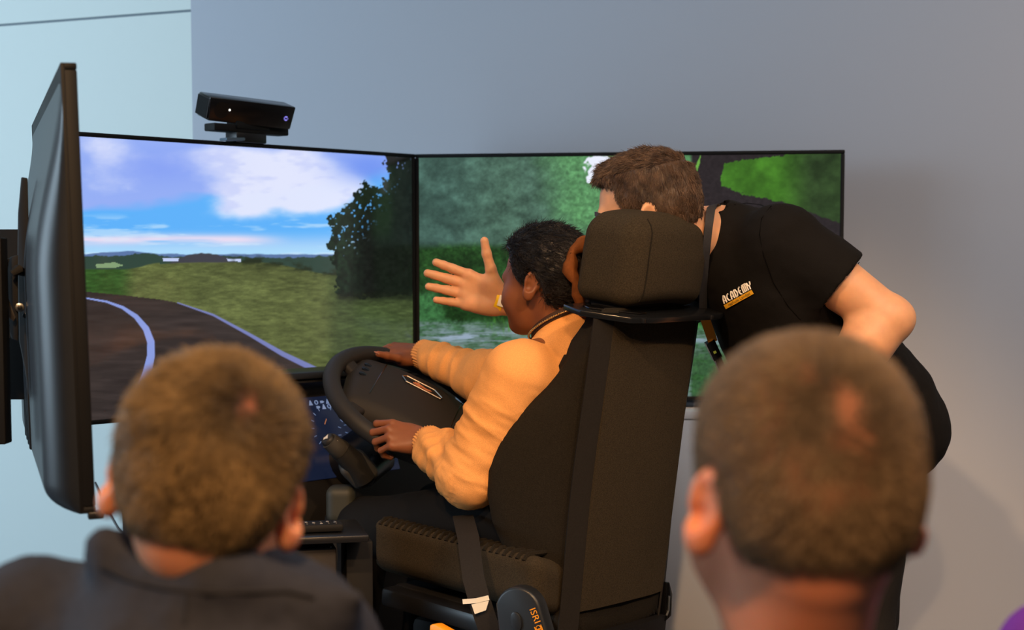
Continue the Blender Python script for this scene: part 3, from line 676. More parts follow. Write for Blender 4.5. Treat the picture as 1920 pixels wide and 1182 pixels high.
def dpt(px, py):
    a = W(px, py, 1.) - A(0, 0, EYE); s = ((Od + Nd*.0062 - A(0, 0, EYE)) @ Nd)/(a @ Nd); return A(0, 0, EYE) + a*s
def icon(px, py, kind, s_=.0065):
    o_ = dpt(px, py); q = MB()
    if kind == 0: q.prism([(-s_, -s_), (s_, -s_), (s_*.2, s_), (-s_*.2, s_)], o_, Xd, Yd, Nd, 0, .0006)
    elif kind == 1: q.tube([o_ + (Xd*math.cos(a) + Yd*math.sin(a))*s_*.75 for a in np.linspace(0, 2*PI, 10, endpoint=False)], s_*.22, 4, closed=True)
    else: q.prism([(-s_, -s_*.5), (s_*.3, -s_*.5), (s_, 0), (s_*.3, s_*.5), (-s_, s_*.5)], o_, Xd, Yd, Nd, 0, .0006)
    q.build('warning_icon', M_ic, dsp, smooth=0)
for i, (x_, y_) in enumerate(((582, 756), (593, 755), (604, 754), (614, 753), (624, 751), (597, 764), (607, 763), (617, 762), (627, 761))): icon(x_, y_, i % 3)
for (xc, yc, rr) in ((618, 803, .055), (668, 815, .055)):
    oc = dpt(xc, yc)
    for k in range(13):
        a = math.radians(220 - k*21.6); p_ = oc + (Xd*math.cos(a) + Yd*math.sin(a))*rr
        q = MB(); q.box(p_, (.0045, .0007, .0004), Xd*math.cos(a) + Yd*math.sin(a), -Xd*math.sin(a) + Yd*math.cos(a), Nd); q.build('gauge_tick', M_ic, dsp, smooth=0)
q = MB(); q.strip([dpt(609, 796), dpt(612, 786)], Xd, .0018, .0006); q.build('gauge_needle', M_redl, dsp, smooth=0)
v_, f_ = text_geo('5', .036, dpt(664, 807), Xd, Yd); mesh_obj('speed_numeral', v_, f_, M_yel, dsp, smooth=0)
v_, f_ = text_geo('km/h', .010, dpt(668, 818), Xd, Yd); mesh_obj('unit_lettering', v_, f_, M_ic, dsp, smooth=0)
# column, shroud and stalk
col = thing('steering_column', 'black steering column with a thick grey stalk below the wheel', 'steering column', tuple(wc - wn_*.12))
k0 = wc - wn_*.03; k1 = DW(0, .27, .80)
q = MB(); q.tube([k0, k0*.7 + k1*.3, k0*.3 + k1*.7, k1 + hd*.05], [.05, .06, .065, .06], 20); q.build('column_shroud', M_blk, col, smooth=60)
M_stalk = mat('stalk_grey', (58, 56, 53), .55, .4, bump=(800, .1, .0006)); M_stalk2 = mat('stalk_dark', (34, 33, 32), .5, .4)
s0 = W(684, 897, 3.83); s1 = W(664, 868, 3.81); s2 = W(640, 846, 3.79); s3 = W(627, 835, 3.78); s4 = W(613, 823, 3.77)
axs = nrm(s4 - s0); sv = nrm(np.cross(axs, A(0, 1, 0))); sw = np.cross(axs, sv)
q = MB(); q.tube([k1*.35 + k0*.65 - UP*.06, s0], [.03, .024], 14); q.build('stalk_arm', M_blk, col)
def stk(P):
    q = (P - W(672, 880, 3.83)) @ np.stack([axs, sv, sw], -1); return rbox((0, 0, 0), (.042, .036, .03), .02)(q)
soft('stalk_base', stk, W(672, 880, 3.83) - .08, W(672, 880, 3.83) + .08, .005, M_stalk, col)
q = MB(); q.tube([s0, s1, s2], [.031, .030, .0255], 20); st_ = q.build('stalk', M_stalk2, col, smooth=50)
q = MB(); q.tube([s2, s2*.9 + s3*.1, s3, s3*.3 + s4*.7], [.0245, .026, .0225, .021], 20); kb = q.build('stalk_sleeve', M_stalk, col, smooth=50)
q = MB(); q.tube([s3*.3 + s4*.7, s4*.95 + s3*.05, s4 + axs*.003], [.0175, .0175, .014], 20); hb_ = q.build('horn_button', M_stalk2, col, smooth=50)
M_print = mat('white_print', (215, 212, 205), .6)
p_ = s4 + axs*.004; fx = nrm(A(1, 0, 0) - axs*axs[0]); fy = nrm(np.cross(axs, fx)); fy = fy if fy[2] > 0 else -fy
q = MB(); q.prism([(-.007, -.004), (-.001, -.004), (.006, -.008), (.006, .008), (-.001, .004), (-.007, .004)], p_, fx, fy, axs, 0, .0006); q.build('horn_symbol', M_print, hb_, smooth=0)
for k, (x_, y_) in enumerate(((634, 829), (641, 836), (652, 851), (659, 857), (656, 866))):
    p_ = W(x_, y_, 3.77) ; dcam = nrm(A(0, 0, EYE) - p_); c0_, c1_ = (s1, s2) if k > 1 else (s2, s3)
    f_ = cap(s0, s4, .03, .021); 
    for _ in range(50):
        d_ = f_(p_[None])[0]
        if abs(d_) < .0006: break
        p_ = p_ - dcam*d_*.7
    q = MB(); q.box(p_, (.004, .0013, .0012), axs, nrm(np.cross(axs, dcam)), dcam); q.build('stalk_mark', M_print, st_, smooth=0)

# ================================================================== side console, remote control, cable
kc = W(600, 1000, 3.50)
con = thing('side_console', 'black console box with a flat tray top beside the driver seat', 'console', (kc[0], kc[1], 0))
zt = W(600, 992, 3.50)[2]
q = MB(); q.box(A(kc[0] - .03, kc[1], zt - .008), (.125, .11, .008), nrm((.97, .22, 0)), nrm((-.22, .97, 0)), UP); q.build('tray_top', M_blk, con, bevel=.004)
q = MB(); q.box(A(kc[0] - .06, kc[1] + .01, (zt - .03)/2), (.085, .09, (zt - .03)/2 - .001), nrm((.97, .22, 0)), nrm((-.22, .97, 0)), UP); q.build('cabinet', mat('console_brown_black', (30, 24, 21), .55), con, bevel=.005)
q = MB(); q.box(A(kc[0] + .075, kc[1] + .06, (zt - .03)/2), (.03, .05, (zt - .03)/2 - .001), nrm((.97, .22, 0)), nrm((-.22, .97, 0)), UP); q.build('cable_duct', M_matte, con, bevel=.004)
q = MB(); q.tube([A(kc[0] + .031, kc[1] - .055, .1), A(kc[0] + .031, kc[1] - .055, zt - .03)], .0025, 6); q.build('edge_trim', M_grey, con)
rm = thing('remote_control', 'black remote control with a red power key lying on the console tray', 'remote control', (kc[0] - .03, kc[1] - .03, zt + .001))
ro = A(kc[0] - .03, kc[1] - .05, zt + .011); rx = nrm((.97, .22, 0)); ry = nrm((-.22, .97, 0))
q = MB(); q.box(ro, (.085, .022, .009), rx, ry, UP); rb_ = q.build('body', M_matte, rm, bevel=.006)
q = MB(); q.ball(ro - rx*.072 + UP*.0095, (.006, .006, .003), n=10, m=6); q.build('power_key', mat('red_key', (220, 60, 50), .4), rm)
M_key = mat('key_grey', (120, 120, 122), .5)
for i in range(9):
    for j in range(3):
        q = MB(); q.ball(ro + rx*(-.055 + .0155*i) + ry*(.012*(j - 1)) + UP*.0092, (.0038, .003, .002), n=8, m=5); q.build('key', M_key if (i + j) % 3 == 0 else M_blk, rm)
bx = W(632, 960, 3.85); bx[2] = 0
ped = thing('gear_lever', 'dark rounded lever housing behind the console tray', 'lever', tuple(bx))
hb0 = W(640, 945, 3.85)
soft('housing', rbox(hb0, (.035, .035, .045), .02), hb0 - .08, hb0 + .08, .006, mat('lever_olive', (44, 46, 40), .6), ped)
q = MB(); q.tube([A(bx[0], bx[1], .0), A(bx[0], bx[1], hb0[2] - .03)], [.05, .03], 14); q.build('stem', M_matte, ped, smooth=50)
q = MB(); q.tube([hb0 + A(-.02, -.03, -.05), hb0 + A(-.028, -.05, -.065), hb0 + A(-.02, -.055, -.082)], .004, 8); q.build('ring_loop', M_grey, ped)
us = W(815, 940, 3.72)
ub = thing('charging_socket', 'small grey socket with a blue light below the wheel', 'socket', tuple(us))
q = MB(); q.box(us, (.022, .02, .016), nrm((.9, .3, .25)), nrm((-.3, .95, 0)), UP); q.build('housing', mat('socket_grey', (96, 92, 92), .5), ub, bevel=.005)
q = MB(); q.ball(W(822, 931, 3.69), .0035, n=10, m=6); q.build('indicator_light', mat('blue_led', (40, 90, 255), .4, emit=6), ub)
q = MB(); q.tube([us + A(0, .0, -.012), us + A(.01, .12, -.05), DW(.06, .24, .72)], .012, 8); q.build('holder_arm', M_matte, ub)
q = MB(); cpts = [W(178, 905, 4.35), W(190, 930, 4.33), W(205, 962, 4.3), W(222, 992, 4.28), W(240, 1012, 4.26), W(262, 1030, 4.24), W(285, 1060, 4.22)]
cb = q.tube(cpts, .0036, 8).build('power_cable', mat('cable_grey', (78, 74, 74), .5), loc=cpts[0]); tag(cb, 'thin dark cable hanging against the pale wall below the televisions', 'cable')
sk = W(186, 936, 4.9); f0 = W(200, 935, 1.) - A(0, 0, EYE); P0 = A(cx, cy, 0); s_ = ((P0 - A(0, 0, EYE)) @ ln)/(f0 @ ln); sk = A(0, 0, EYE) + f0*s_
so = thing('wall_sticker', 'small grey and red label stuck low on the pale wall', 'label', tuple(sk))
q = MB(); q.box(sk - ld*-.02*-1 + ln*.001, (.026, .001, .032), ld, ln, UP); q.build('label_sheet', mat('label_grey', (165, 178, 175), .7), so, smooth=0)
q = MB(); q.box(sk - ld*.012 + ln*.0025, (.010, .001, .028), nrm(ld + UP*-.3), ln, nrm(UP + ld*.3)); q.build('red_patch', mat('label_red', (190, 70, 80), .7), so, smooth=0)
pl = W(232, 1080, 4.0)                                              # dark post behind the left child
po = thing('television_post', 'dark upright post under the middle television', 'post', (W(246, 990, 4.15)[0], 4.15, 0))
pp = W(246, 990, 4.15); q = MB(); q.box(A(pp[0] + .02, 4.15, .46), (.03, .03, .46), dF, nF, UP); q.build('upright', M_matte, po, bevel=.003)
q = MB(); q.box(A(pp[0] + .02, 4.15, .012), (.12, .12, .012), dF, nF, UP); q.build('foot_plate', M_matte, po, bevel=.003)

# added white cabinet standing in for brightly lit wall under the right television
M_wht = mat('lit_wall_white', (232, 234, 240), .45, .4)
cw = A(cx, cy, 0) + wd*1.46 + wn*.02; cbn = thing('added_cupboard', 'added white cabinet standing in for the brightly lit wall past the seat back', 'added_cupboard', (cw[0], cw[1], 0))
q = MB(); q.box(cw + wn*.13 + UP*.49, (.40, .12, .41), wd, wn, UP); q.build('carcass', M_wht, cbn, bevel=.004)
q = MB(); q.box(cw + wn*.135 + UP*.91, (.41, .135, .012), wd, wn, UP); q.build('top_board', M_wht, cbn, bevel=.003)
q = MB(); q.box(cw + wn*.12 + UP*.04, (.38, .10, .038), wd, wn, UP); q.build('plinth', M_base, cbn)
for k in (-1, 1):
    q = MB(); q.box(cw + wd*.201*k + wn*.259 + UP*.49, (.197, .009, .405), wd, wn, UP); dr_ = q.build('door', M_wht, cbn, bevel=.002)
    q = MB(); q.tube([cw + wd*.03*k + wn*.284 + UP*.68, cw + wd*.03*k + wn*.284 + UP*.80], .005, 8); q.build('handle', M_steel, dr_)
# ================================================================== people
def frame(fwd, up):
    y = nrm(fwd); z = nrm(A(*up) - y*(A(*up) @ y)); x = np.cross(y, z); return np.stack([x, y, z], -1)    # columns: right, forward, up
def loc(c, R, s):
    c = A(*c)
    return lambda P: ((P - c) @ R)/s
def skull():
    return U([ell((0, -.008, .048), (.0755, .098, .080)), ell((0, -.04, .012), (.066, .062, .062)), ell((0, .034, -.018), (.063, .060, .082)),
              ell((0, .045, -.072), (.044, .045, .034)), ell((0, .074, -.092), (.018, .018, .014)), ell((.040, .055, -.028), (.028, .03, .032)), ell((-.040, .055, -.028), (.028, .03, .032))], .03)
SK = skull()
def ears_local():
    fs = []
    for s in (-1, 1):
        a = math.radians(35)*s
        R = np.array([[math.cos(a), math.sin(a), 0], [-math.sin(a), math.cos(a), 0], [0, 0, 1]])
        R = R @ np.array([[1, 0, 0], [0, math.cos(.16), -math.sin(.16)], [0, math.sin(.16), math.cos(.16)]])
        c = A(s*.0800, -.022, .002)
        base = U([ell(c + R @ A(0, 0, .010), (.0085, .0185, .023), R), ell(c + R @ A(0, .003, -.014), (.0085, .0125, .018), R), ell(c + R @ A(s*-.004, .008, -.022), (.008, .009, .012), R)], .012)
        dish = ell(c + R @ A(s*.0085, .003, .008), (.0075, .0125, .018), R)
        con = ell(c + R @ A(s*.006, .007, -.004), (.009, .009, .010), R)
        fs.append(sub(sub(base, dish, .004), con, .005))
    return fs
EARS = ears_local()
FACE = U([cap((0, .088, .008), (0, .112, -.034), .008, .0125), ell((.011, .096, -.038), (.008, .011, .008)), ell((-.011, .096, -.038), (.008, .011, .008))], .012)
BROW = cap((-.034, .080, .022), (.034, .080, .022), .012)
LIPS = U([ell((0, .0885, -.057), (.022, .012, .006)), ell((0, .0875, -.066), (.019, .012, .0065))], .004)
def head_local(P, neck=True, ears=True):
    d = SK(P)
    d = smin(d, BROW(P), .02)
    for s in (-1, 1): d = -smin(-d, ell((s*.032, .100, .003), (.019, .020, .014))(P), .012)
    d = smin(d, FACE(P), .012); d = smin(d, LIPS(P), .006)
    for s in (-1, 1): d = smin(d, ell((s*.032, .077, .002), (.0145, .0145, .0125))(P), .004)
    if ears:
        for e in EARS: d = smin(d, e(P), .010)
    return d
def hairline(P, front=.078, temple=.062, side=.0, over=.036, behind=-.012, nape=-.058):
    ang = np.degrees(np.arctan2(np.abs(P[:, 0]), P[:, 1] + .01))
    zl = np.interp(ang, [0, 32, 52, 66, 78, 92, 108, 118, 135, 180], [front, front - .004, temple, side + .01, side, over, over - .006, behind, nape + .008, nape])
    return P[:, 2] - zl
def hair_cap(P, t, soft_=.012, **k):
    m = sst(hairline(P, **k), -soft_, soft_)
    tt = t(P) if callable(t) else t
    return SK(P) - (tt*m - .008*(1 - m))
def hair_material(name, c1, c2, rough=.55):
    m = mat(name, c1, rough, .35, noise=(38, .35), rgb2=c2); return m
def strands(name, parent, m, roots, nors, dirf, length, npt, radius, off_fn=None, lift=.5, jit=.35, clump=0, shade=None):
    """short hair as real curves"""
    n = len(roots); L = (length(roots) if callable(length) else np.full(n, length))*(.75 + .5*RNG.random(n))
    P = roots - nors*.002; pts = [P]
    D = dirf(roots, nors); D = D + jit*RNG.normal(size=D.shape)
    if clump: D = D + clump*(np.stack([vnoise(roots*95, 3), vnoise(roots*95, 4), vnoise(roots*95, 5)], -1) - .5)*2
    D = D/np.linalg.norm(D, axis=1)[:, None]
    for i in range(1, npt):
        t = i/(npt - 1)
        d = nors*lift*(1 - .8*t) + D*(.35 + .65*t); d = d/np.linalg.norm(d, axis=1)[:, None]
        P = P + d*(L/(npt - 1))[:, None]
        if off_fn is not None:
            s = off_fn(P); P = P + nors*np.clip(.0015 - s, 0, .01)[:, None]
        pts.append(P)
    X = np.stack(pts, 1) - rootloc(parent)
    hc = bpy.data.hair_curves.new(name); hc.add_curves([npt]*n)
    hc.attributes['position'].data.foreach_set('vector', X.astype(np.float32).ravel())
    ra = hc.attributes.get('radius') or hc.attributes.new('radius', 'FLOAT', 'POINT')
    ra.data.foreach_set('value', np.tile(np.linspace(1, .35, npt)*radius, n).astype(np.float32))
    if shade is not None:
        ca = hc.attributes.new('Col', 'FLOAT_COLOR', 'CURVE'); ca.data.foreach_set('color', np.concatenate([shade(roots)*(.8 + .4*RNG.random((n, 1))), np.ones((n, 1))], 1).astype(np.float32).ravel())
    hc.materials.append(m)
    o = bpy.data.objects.new(name, hc); C.objects.link(o); o.parent = parent; o['kind'] = 'stuff'
    return o
def root_sample(V, Q, n):
    q = Q[RNG.integers(0, len(Q), n)]; w = RNG.dirichlet((1, 1, 1, 1), n)
    return (V[q]*w[..., None]).sum(1)

# ---- hands: chains of tapered segments in a hand frame (x to the fingers, y to the thumb side, z to the back of the hand)
def hand(wr, X, Z, s=1.0, left=False, curl=(.3, .3, .3, .3), spread=(.10, .02, -.06, -.16), thumb=((.62, .70, -.25), .25), mcp=None, flen=1, fat=1):
    X = nrm(X); Z = nrm(A(*Z) - X*(A(*Z) @ X)); Y = np.cross(Z, X)*(-1 if left else 1); wr = A(*wr)
    T = lambda x, y, z: wr + (X*x + Y*y + Z*z)*s
    palm = [cap(T(-.03, .002, 0), T(.01, .002, 0), .027*s, .026*s)]
    kn = [(.094, .033, .002), (.098, .011, .005), (.092, -.011, .003), (.083, -.031, -.002)]
    for (x, y, z) in kn: palm.append(cap(T(.01, y*.45, 0), T(x - .006, y, z - .004), .0175*s, .0125*s))
    palm.append(ell(T(.038, .026, -.010), (.026*s, .018*s, .017*s), np.stack([nrm(X + Y*.5), nrm(Y - X*.5), Z], -1)))
    palm.append(ell(T(.04, -.024, -.009), (.034*s, .015*s, .015*s), np.stack([X, Y, Z], -1)))
    pf = U(palm, .014*s); fingers = []; tips = []
    lens = [(.042, .026, .021), (.046, .030, .022), (.043, .028, .022), (.034, .021, .020)]
    for i in range(4):
        p = T(*kn[i]); a = mcp[i] if mcp else curl[i]*.8; segs = []
        c0 = nrm(X + Y*spread[i]); r = (.0098, .0101, .0096, .0085)[i]*s*fat
        for j, l in enumerate(lens[i]):
            d = c0*math.cos(a) - Z*math.sin(a); p2 = p + d*l*s*flen
            segs.append(cap(p, p2, r*(1 - .07*j), r*(1 - .07*(j + 1)))); p = p2; a += curl[i]*(1.25 if j == 0 else .8)
        tips.append((p, d, r)); fingers.append(U(segs, .003))
    b = T(.022, .026, -.008); td = nrm(X*thumb[0][0] + Y*thumb[0][1] + Z*thumb[0][2]); segs = []; r = .0125*s; p = b
    bend = nrm(X*.8 - Y*.35 - Z*.25)
    for j, l in enumerate((.044, .034, .028)):
        d = nrm(td + bend*thumb[1]*j); p2 = p + d*l*s; segs.append(cap(p, p2, r*(1 - .10*j), r*(1 - .10*(j + 1)))); p = p2
    tips.append((p, d, r*.72)); fingers.append(U(segs, .006))
    def f(P):
        d = pf(P)
        for g in fingers[:4]: d = smin(d, g(P), .006*s)
        return smin(d, fingers[4](P), .012*s)
    return f, tips, (X, Y, Z)
def nails(parent, tips, Z, m):
    for (p, d, r) in tips[:4]:
        zz = nrm(Z - d*(Z @ d)); xx = np.cross(zz, d)
        q = MB(); q.ball(p - d*.001 + zz*r*.78, (.0048, .0062, .0016), R=np.stack([xx, d, zz], -1), n=10, m=6); q.build('fingernail', m, parent)
def limb_noise(a, b, amp, fa, fr, seed):
    """cloth folds that run across a limb"""
    a, b = A(*a), A(*b); t = nrm(b - a)
    def f(V):
        x = (V - a) @ t; q = V - a - x[:, None]*t
        n = fbm(np.stack([x*fa + 6*q[:, 2], q[:, 0]*fr, q[:, 2]*fr], -1), 3, seed)
        return amp*(1.2 - 3.2*np.abs(n - .5)**.8)
    return f

# ------------------------------------------------------------------ the driver
M_dskin = mat('skin_brown', (128, 76, 46), .5, .4, noise=(30, .1), sss=(.12, .012), bump=(400, .08, .001))
M_dpalm = mat('nail_pale', (176, 120, 96), .35, .5)
M_sweat = mat('sweater_apricot', (232, 164, 98), .92, .12, noise=(600, .16), bump=(650, .5, .0015), sheen=.35)
M_cuff = mat('sweater_rib', (232, 164, 98), .92, .12, bump=(900, .5, .0012), sheen=.3)
M_trous = mat('trousers_black', (10, 9, 9), .85, .2, bump=(500, .3, .001))
N0 = A(.120, 3.590, 0)
D = lambda u, v, z: A(*(N0 + rt*u + hd*v)[:2], z)
drv = thing('person', 'seated driver in an apricot sweater with dark tied-back hair, hands on the wheel', 'person', tuple(D(0, .1, 0)), 'people at the driving simulator')
hcen = W(1021, 537, 3.60); hs = .97
Rd = frame(hd*.97 - rt*.10 - UP*.03, UP + hd*.04)
fh = loc(hcen, Rd, hs)
lsh, rsh = D(-.165, .0, 1.118), D(.165, .03, 1.135)
lel, lwr = W(880, 893, 3.50), W(808, 834, 3.655)
rwr = W(800, 668, 4.06); rel = W(915, 712, 3.92)
LHX = nrm(A(-.95, .04, .16)); LHZ = nrm(A(-.05, -.72, .68))
RHX = nrm(A(-.93, .10, .10)); RHZ = nrm(A(-.15, -.45, .88))
lhf, lht, lfr = hand(lwr + nrm(lwr - lel)*.025, LHX, LHZ, .93, True, curl=(.78, .85, .88, .9), mcp=(.45, .6, .7, .8), thumb=((.6, .35, -.6), .3))
rhf, rht, rfr = hand(rwr + nrm(rwr - rel)*.02, RHX, RHZ, .93, False, curl=(.75, .8, .8, .8), mcp=(.5, .55, .6, .65), thumb=((.80, .50, .40), -.05))
nb, nt_ = D(0, -.005, 1.165), hcen + Rd @ A(0, -.03, -.05)*hs
neckf = U([cap(nt_, nb, .050, .060), cap(nb - UP*.01, nb - UP*.08, .062, .10), cap(D(-.10, 0, 1.125), D(.10, .0, 1.13), .05)], .03)
drv_head = lambda P: smin(head_local(fh(P))*hs, neckf(P), .025)
def vjoin(parts):
    V = []; Q = []; n = 0
    for v, q in parts: V.append(v); Q.append(q + n); n += len(v)
    return np.concatenate(V), np.concatenate(Q)
tors = U([cap(D(0, .02, .80), D(0, -.01, 1.05), .125, .125), cap(lsh, lel, .04, .035), cap(lel, lwr, .036, .025), cap(rsh, rel, .04, .035), cap(rel, rwr, .036, .025), cap(D(-.14, 0, 1.09), D(.14, 0, 1.1), .05),
          cap(D(-.10, .03, .775), D(-.135, .51, .70), .065, .045), cap(D(.10, .03, .775), D(.13, .51, .71), .065, .045), cap(D(-.135, .51, .70), D(-.14, .60, .27), .042, .03), cap(D(.13, .51, .71), D(.13, .62, .27), .042, .03)], .012)
parts_ = [surf(drv_head, *bounds([hcen, nb], .17), .0032), surf(lhf, *bounds([t[0] for t in lht] + [lwr], .05), .0021), surf(rhf, *bounds([t[0] for t in rht] + [rwr], .05), .0021), surf(tors, *bounds([D(0, .1, .8), D(-.3, .6, .25), D(.3, .6, 1.2), lel, lwr, rel, rwr, lsh, rsh], .15), .010)]
V, Q = vjoin(parts_)
body = mesh_obj('body', V, Q, M_dskin, drv, smooth=180)
nails(drv, lht, lfr[2], M_dpalm); nails(drv, rht, rfr[2], M_dpalm)
p_, d_, r_ = rht[4]; zz = nrm(A(-.3, -.7, .6)); q = MB(); q.ball(p_ + d_*.003 + zz*r_*.8, (.0055, .0075, .002), R=np.stack([np.cross(zz, d_), d_, zz], -1), n=10, m=6); q.build('thumbnail', M_dpalm, drv)
def eyes(parent, c, R, s, iris):
    for sg in (-1, 1):
        e = A(*c) + R @ A(sg*.032, .079, .002)*s
        q = MB(); q.ball(e, .0128*s, n=14, m=10); eb_ = q.build('eye', mat_eye, parent)
        q = MB(); q.ball(e + R @ A(0, .0098, 0)*s, (.0058*s, .0034*s, .0058*s), R=R, n=12, m=8); q.build('iris', iris, eb_)
mat_eye = mat('eye_white', (225, 222, 218), .15, .6); mat_iris = mat('iris_brown', (45, 28, 18), .1, .6)
eyes(drv, hcen, Rd, hs, mat_iris)
M_dhair = hair_material('hair_black', (22, 19, 18), (34, 29, 27), .45)
hk = dict(front=.090, temple=.076, side=.006, over=.036, behind=-.022, nape=-.072)
dhair = lambda P: hair_cap(fh(P), lambda q: .011 + .006*sst(q[:, 2], .02, .1) + .0035*(vnoise(q*A(240, 50, 120), 3) - .5), **hk)*hs
Vh, Qh = surf(dhair, *bounds([hcen], .15), .0035)
dh = mesh_obj('hair', Vh, Qh, M_dhair, drv, smooth=180)
rr_ = root_sample(Vh, Qh, 15000); lr = fh(rr_); keep = hairline(lr, **hk) > .0; rr_ = rr_[keep]; lr = lr[keep]
nn_ = normals(dhair, rr_)
def back_dir(P, Nn):
    t = (hcen + Rd @ A(0, -.11, .02)*hs) - P; t = t - Nn*(t*Nn).sum(1)[:, None]; return t/np.maximum(np.linalg.norm(t, axis=1), 1e-4)[:, None]
strands('hair_strands', dh, M_dhair, rr_, nn_, back_dir, .022, 5, .00055, dhair, lift=.12, jit=.35, clump=.6)
bunc = hcen + Rd @ A(.005, -.150, .012)*hs
bun = U([ell(bunc, (.062, .05, .066), Rd), ell(bunc + Rd @ A(0, -.01, -.045), (.055, .045, .05), Rd)], .03)
soft('hair_bun', bun, bunc - .14, bunc + .14, .005, M_dhair, drv, disp=lambda V: .006*(fbm((V - bunc)*70, 3, 9) - .5))
scr = bunc + Rd @ A(0, .038, .008)
M_scarf = mat('hair_scarf', (112, 62, 24), .8, .2, noise=(60, .3), bump=(300, .4, .002))
rg = []
for k, a in enumerate(np.linspace(0, 2*PI, 40, endpoint=False)):
    rg.append(scr + Rd @ A(.066*math.cos(a), -.012 + .010*math.sin(3*a) + .004*math.sin(11*a), .078*math.sin(a)))
q = MB(); q.tube(rg, [.014 + .004*math.sin(7*a) for a in np.linspace(0, 2*PI, 40, endpoint=False)], 10, closed=True); q.build('hair_scarf', M_scarf, drv, smooth=180)
# sweater
chest = D(0, .03, 1.0)
swp = [cap(D(0, .05, .84), D(0, .0, 1.04), .142, .138), ell(D(0, .11, .93), (.165, .13, .15), np.stack([rt, hd, UP], -1)), ell(D(0, .10, 1.03), (.165, .105, .09), np.stack([rt, hd, UP], -1)), cap(D(-.13, .0, 1.10), D(.13, .0, 1.105), .068), cap(D(0, -.015, 1.11), D(0, -.014, 1.178), .09, .073),
       ell(D(0, .07, .80), (.172, .145, .07), np.stack([rt, hd, UP], -1))]
al = cap(lsh - UP*.02, lel, .074, .060); al2 = cap(lel, lwr - nrm(lwr - lel)*.03, .060, .047)
ar = cap(rsh - UP*.02, rel, .072, .056); ar2 = cap(rel, rwr - nrm(rwr - rel)*.03, .056, .044)
slip = cap(nb + hd*.06 + UP*.12, nb - UP*.012 + hd*.014, .057, .052)
sw_f = lambda P: sub(U(swp + [U([al, al2], .045), U([ar, ar2], .045)], .035), slip, .008)(P)
f1 = limb_noise(lsh, lel, .007, 26, 7, 11); f2 = limb_noise(lel, lwr, .008, 28, 7, 12); f3 = limb_noise(rsh, rwr, .006, 26, 7, 13)
def sw_disp(V):
    w1 = np.clip(1.2 - al(V)/.02, 0, 1)*sst(np.linalg.norm(V - lsh, axis=1), .05, .16); w2 = np.clip(1.2 - al2(V)/.02, 0, 1); w3 = np.clip(1.2 - np.minimum(ar(V), ar2(V))/.02, 0, 1)
    el = np.exp(-(np.linalg.norm(V - (lel + nrm(lwr - lel)*.05 + A(-.02, .03, .05)), axis=1)/.10)**2)
    cre = .006*np.sin(((V - lel) @ nrm(lsh - lel))*95 + 3*(V[:, 0] - lel[0])*20)*el
    base = .006*(fbm(V*A(14, 14, 9), 3, 15) - .5)*2
    return np.where(w1 > w2, f1(V)*w1, f2(V)*w2) + f3(V)*w3 + cre + base
lo_, hi_ = bounds([D(-.2, -.15, .76), D(.2, .25, 1.2), D(.2, -.15, .76), D(-.2, .25, 1.2), lel, lwr, rel, rwr, lsh, rsh], .10)
V, Q = surf(sw_f, lo_, hi_, .0052); V = V + normals(sw_f, V)*sw_disp(V)[:, None]
swo = mesh_obj('sweater', V, Q, M_sweat, drv, smooth=180)
def cuff(a, b, r0, r1, name='cuff', m=None, nrib=34, amp=.0018, parent=None):
    a, b = A(*a), A(*b); t = nrm(b - a); u = nrm(np.cross(t, UP)); w = np.cross(t, u); rings = []; n = nrib*4
    for k, s in enumerate((0, .02, .15, .4, .65, .85, .97, 1, .97)):
        rr = (r0 + (r1 - r0)*s)*(1 if k < 8 else .86)*(.93 if k in (0,) else 1)
        rings.append([a + (b - a)*s + (u*math.cos(q_) + w*math.sin(q_))*(rr + amp*math.cos(nrib*q_)) for q_ in np.linspace(0, 2*PI, n, endpoint=False)])
    q = MB(); q.loft(rings); return q.build(name, m or M_cuff, parent, smooth=180)
tl = nrm(lwr - lel); cuff(lwr - tl*.045, lwr + tl*.022, .046, .038, parent=swo)
tr_ = nrm(rwr - rel); cuff(rwr - tr_*.045, rwr + tr_*.022, .043, .037, parent=swo)
rings = []
for z, k in ((.792, 1.0), (.785, 1.03), (.765, 1.02), (.745, 1.0), (.738, .98)):
    rings.append([D(.172*k*math.cos(a), .065 + .145*k*math.sin(a), z) + UP*.0 for a in np.linspace(0, 2*PI, 60, endpoint=False)])
q = MB(); q.loft(rings); q.build('hem_rib', M_cuff, swo, smooth=180)
nk = [nb + UP*(.014 - .035*math.cos(a)*1.0) + hd*(.012 + .062*math.cos(a)) + rt*.062*math.sin(a) for a in np.linspace(0, 2*PI, 48, endpoint=False)]
q = MB(); q.tube(nk, .0075, 8, closed=True); q.build('neck_rib', M_cuff, swo, smooth=180)
# necklace and dark cord
M_gold = mat('gold_beads', (225, 190, 130), .25, .5, metal=.8)
cn = lambda a, r, dz: nb + UP*(.024 + dz - .040*math.cos(a)) + hd*(.012 + r*math.cos(a)) + rt*r*math.sin(a)
q = MB(); q.strip([cn(a, .070, .020) for a in np.linspace(0, 2*PI, 40)], UP, .016, .004); q.build('neck_cord', mat('cord_brown', (58, 32, 20), .7), drv, smooth=60)
nkl = None
q = MB(); q.tube([cn(a, .0765, .018) for a in np.linspace(0, 2*PI, 48, endpoint=False)], .0012, 6, closed=True); nkl = q.build('necklace', M_gold, drv)
q = MB(); q.ball((0, 0, 0), .0026, n=8, m=6); b0 = None
for a in np.linspace(0, 2*PI, 90, endpoint=False):
    p = cn(a, .0775, .018)
    if b0 is None:
        q = MB(); q.ball(p, .0026, n=8, m=6); b0 = q.build('bead', M_gold, nkl); p00 = p
    else:
        b1 = b0.copy(); C.objects.link(b1); b1.location = tuple(A(*b0.location) + p - p00)
p_ = lht[2][0]
